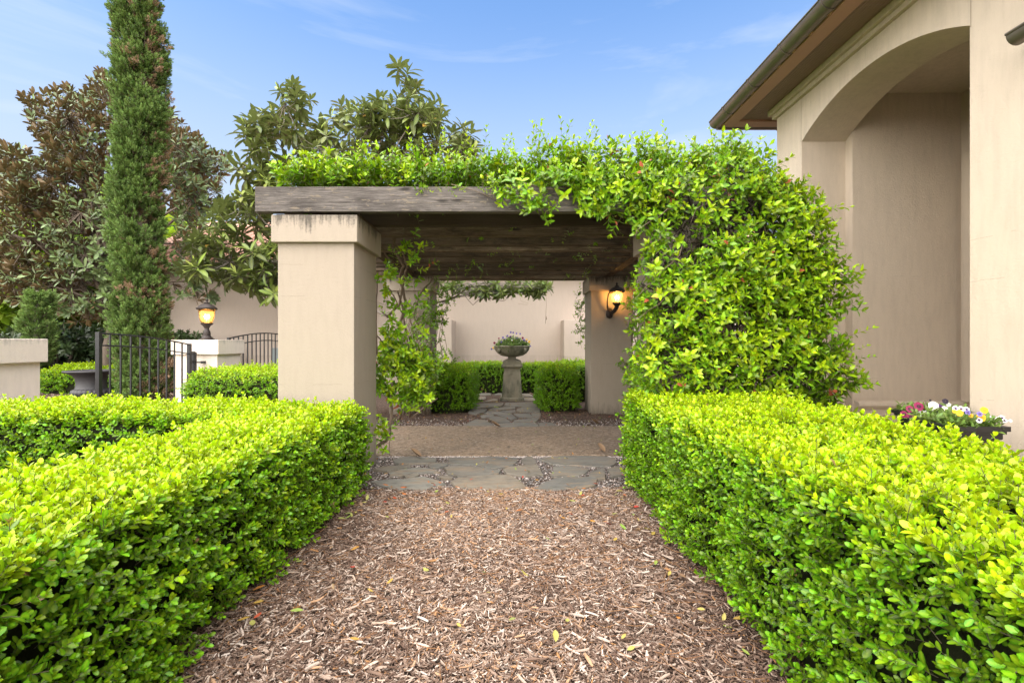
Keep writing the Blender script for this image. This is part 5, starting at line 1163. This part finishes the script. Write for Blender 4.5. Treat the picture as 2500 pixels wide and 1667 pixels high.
# Italian cypress
cy = empty('cypress_tree', (-7.35, 9.5, 0), 'tall narrow Italian cypress with brown patches, rising out of the frame', 'tree')
b = MB(); b.tube([(-7.35, 9.5, -.05), (-7.33, 9.5, 3), (-7.36, 9.5, 7), (-7.3, 9.5, 10.6)], [.15, .12, .08, .02], 10); b.build('trunk', M['bark'], cy, True)
def crad(z): return np.interp(z, [0, .5, 1.5, 2.6, 4.0, 5.0, 6.2, 7.2, 8.2, 10, 11], [.21, .32, .36, .40, .375, .36, .345, .29, .29, .22, .05])
def caxis(z): return -7.35 + .07 * np.sin(z * 1.3) - .006 * z
nc = 800; zc = RNG.uniform(.15, 10.9, nc); ac = RNG.uniform(0, 6.283, nc); ct = RNG.normal(.45, .20, nc); cr = RNG.uniform(.62, 1.04, nc)
cr *= 1 + .13 * np.sin(ac * 2 + zc * .9) + .08 * np.sin(zc * 2.7 + ac)
browny = wob(np.stack([np.cos(ac), np.sin(ac), zc * .55], 1), 2.4, 1) + RNG.normal(0, .25, nc)
ci = np.repeat(np.arange(nc), 20); n = len(ci); off = RNG.normal(0, 1, (n, 3)) * np.array([.055, .055, .10]); r = crad(zc[ci]) * cr[ci]
p = np.stack([caxis(zc[ci]) + r * np.cos(ac[ci]), 9.5 + r * np.sin(ac[ci]), zc[ci]], 1) + off
d = unit(np.stack([np.cos(ac[ci]) * .55, np.sin(ac[ci]) * .55, np.full(n, .95)], 1) + off * 3.5 + RNG.normal(0, .15, (n, 3)))
t_ = np.clip(ct[ci] + RNG.normal(0, .12, n) + off[:, 2] * 1.6, 0, 1); t_[(browny[ci] > .30) & (off[:, 2] < .05) & (RNG.random(n) < .75)] = -1
scatter('crown', 'plume', p, d, RNG.uniform(.7, 1.15, n), t_, cy)
n = 2200; z = RNG.uniform(.2, 10.5, n); a = RNG.uniform(0, 6.283, n); r = crad(z) * RNG.uniform(.25, .62, n); p = np.stack([caxis(z) + r*np.cos(a), 9.5 + r*np.sin(a), z], 1); t_ = np.full(n, .05); t_[RNG.random(n) < .55] = -1
scatter('inner_sprays', 'plume', p, unit(np.stack([np.cos(a)*.7, np.sin(a)*.7, np.full(n, .7)], 1) + RNG.normal(0, .3, (n, 3))), RNG.uniform(.6, 1.0, n), t_, cy)
# branches showing in the gaps
for k in range(60):
    zz = random.uniform(.3, 10); aa = random.uniform(0, 6.28); rr = float(crad(zz)) * .8; b = MB(); b.tube([(-7.35, 9.5, zz - .35), (-7.35 + rr*.6*math.cos(aa), 9.5 + rr*.6*math.sin(aa), zz - .1), (-7.35 + rr*math.cos(aa), 9.5 + rr*math.sin(aa), zz + .3)], [.018, .012, .005], 5); b.build('branch', M['bark'], cy, True)
# young conifer with a stake at the far left
yc = empty('young_conifer', (-10.35, 10.4, 0), 'thin young conifer on a bare stem at the left edge behind the gate pier', 'tree')
b = MB(); b.tube([(-10.35, 10.4, -.02), (-10.33, 10.4, .8), (-10.3, 10.4, 2.4)], [.07, .06, .02], 8); b.build('trunk', M['bark_grey'], yc, True)
n = 420; z = RNG.uniform(.75, 2.3, n); a = RNG.uniform(0, 6.283, n); r = np.interp(z, [.75, 1.0, 1.6, 2.3, 2.8], [.08, .20, .25, .18, .03]) * (1 + .25*np.sin(a*3 + z*5)) * RNG.uniform(.4, 1, n); p = np.stack([-10.27 + r*np.cos(a), 10.4 + r*np.sin(a), z], 1)
scatter('crown', 'plume', p, unit(np.stack([np.cos(a), np.sin(a), np.full(n, .9)], 1) + RNG.normal(0, .4, (n, 3))), RNG.uniform(.9, 1.5, n), np.clip(RNG.normal(.5, .25, n), 0, 1), yc)
st = MB(); st.tube([(-10.10, 10.2, -.02), (-10.26, 10.25, .62)], .022, 6); sk = st.build('tree_stake', M['bark'], None, True, (-10.1, 10.2, 0)); tag(sk, 'short leaning stake beside the thin young conifer', 'stake')
# shrubs and far trees that close the view at the left
def shrub(label, x, y, h, rx, n, key='shrub', t0=.3, s=(1, 1.6), z0=0.0, name='shrub', cat='shrub', group='shrubs at the left'):
    r_ = empty(name, (x, y, 0), label, cat, group)
    for k in range(7):
        aa = k * .9; b = MB(); b.tube([(x, y, -.02), (x + rx*.3*math.cos(aa), y + rx*.3*math.sin(aa), z0 + (h - z0)*.4), (x + rx*.7*math.cos(aa), y + rx*.7*math.sin(aa), z0 + (h - z0)*.75)], [.05 + h*.012, .03 + h*.006, .012], 6); b.build('stem' if z0 == 0 else 'trunk', M['bark'], r_, True)
    v = unit(RNG.normal(0, 1, (n, 3))); rad = RNG.uniform(.45, 1, n) ** .5; lump = 1 + .22 * wob(v * 2, 2.0, 3)
    hz = (h - z0) / 2; p = np.stack([x + v[:, 0]*rx*rad*lump, y + v[:, 1]*rx*rad*lump, z0 + hz + v[:, 2]*hz*rad*lump], 1); p = p[p[:, 2] > .05]; m = len(p)
    dd = unit(v[:m] * .7 + np.array([0, 0, .5]) + RNG.normal(0, .4, (m, 3)))
    scatter('crown', key, p, dd, RNG.uniform(*s, m), np.clip(t0 + .3 * wob(p, 1.2, 2) + RNG.normal(0, .18, m), 0, 1), r_); return r_
shrub('dark evergreen shrub behind the large black urn', -9.4, 13.3, 1.55, 1.0, 520, s=(1.2, 2.0)); shrub('speckled shrub seen through the iron gate bars', -8.3, 12.4, 1.6, .6, 380, t0=.75, s=(.8, 1.4))
shrub('dark shrub at the far left edge behind the gate pier', -13.4, 14.2, 1.9, 1.5, 520, s=(1.6, 2.6)); shrub('broad dark shrub beyond the black urn and thin conifer', -11.3, 15.2, 2.2, 1.6, 560, t0=.15, s=(1.6, 2.6))
T = 'bright spring-green trees beyond the garden'
for i, (x, y, h, rx, z0, n, lab) in enumerate(((-17.5, 17, 6.2, 3.2, 1.4, 900, 'bright green tree at the left edge beyond the garden'), (-14.2, 20, 6.6, 3.0, 1.2, 900, 'bright green tree seen through the magnolia branches'), (-11.0, 19.5, 5.6, 2.6, 1.0, 800, 'bright green tree between the magnolia and the cypress'), (-20, 24, 9.0, 4.5, 1.5, 900, 'large pale green tree farthest off at the left'), (-8.6, 24, 7.6, 3.0, 1.6, 700, 'bright green tree showing over the tiled roof right of the cypress'))):
    shrub(lab, x, y, h, rx, n, 'far', .55, (1.2, 2.2), z0, 'broadleaf_tree', 'tree', T)
shrub('pale grey-green distant tree above the tiled roof', -9.3, 26, 9.6, 1.6, 420, 'shrub', .7, (1.6, 2.6), 3.0, 'broadleaf_tree', 'tree', 'distant trees')
# a wire and a hanging cord on the rear wall
wr = MB(); wr.tube([P(1265, 705, 12.9), P(1272, 735, 12.9), P(1290, 740, 12.9), P(1287, 744, 12.9), P(1265, 742, 12.9)], .004, 5); o = wr.build('wire_loop', M['dull_tan'], None, True, P(1272, 735, 12.9)); tag(o, 'thin wire loop dangling from the low loquat branch', 'wire')
wr = MB(); wr.tube([P(1336, 695, 12.9), P(1334, 740, 12.9), P(1332, 790, 12.9)], .005, 5); wr.tube([P(1334, 772, 12.9), P(1334, 780, 12.9)], .014, 6); o = wr.build('hanging_cord', M['dull_tan'], None, True, P(1334, 740, 12.9)); tag(o, 'thin cord hanging in front of the rear wall', 'cord')
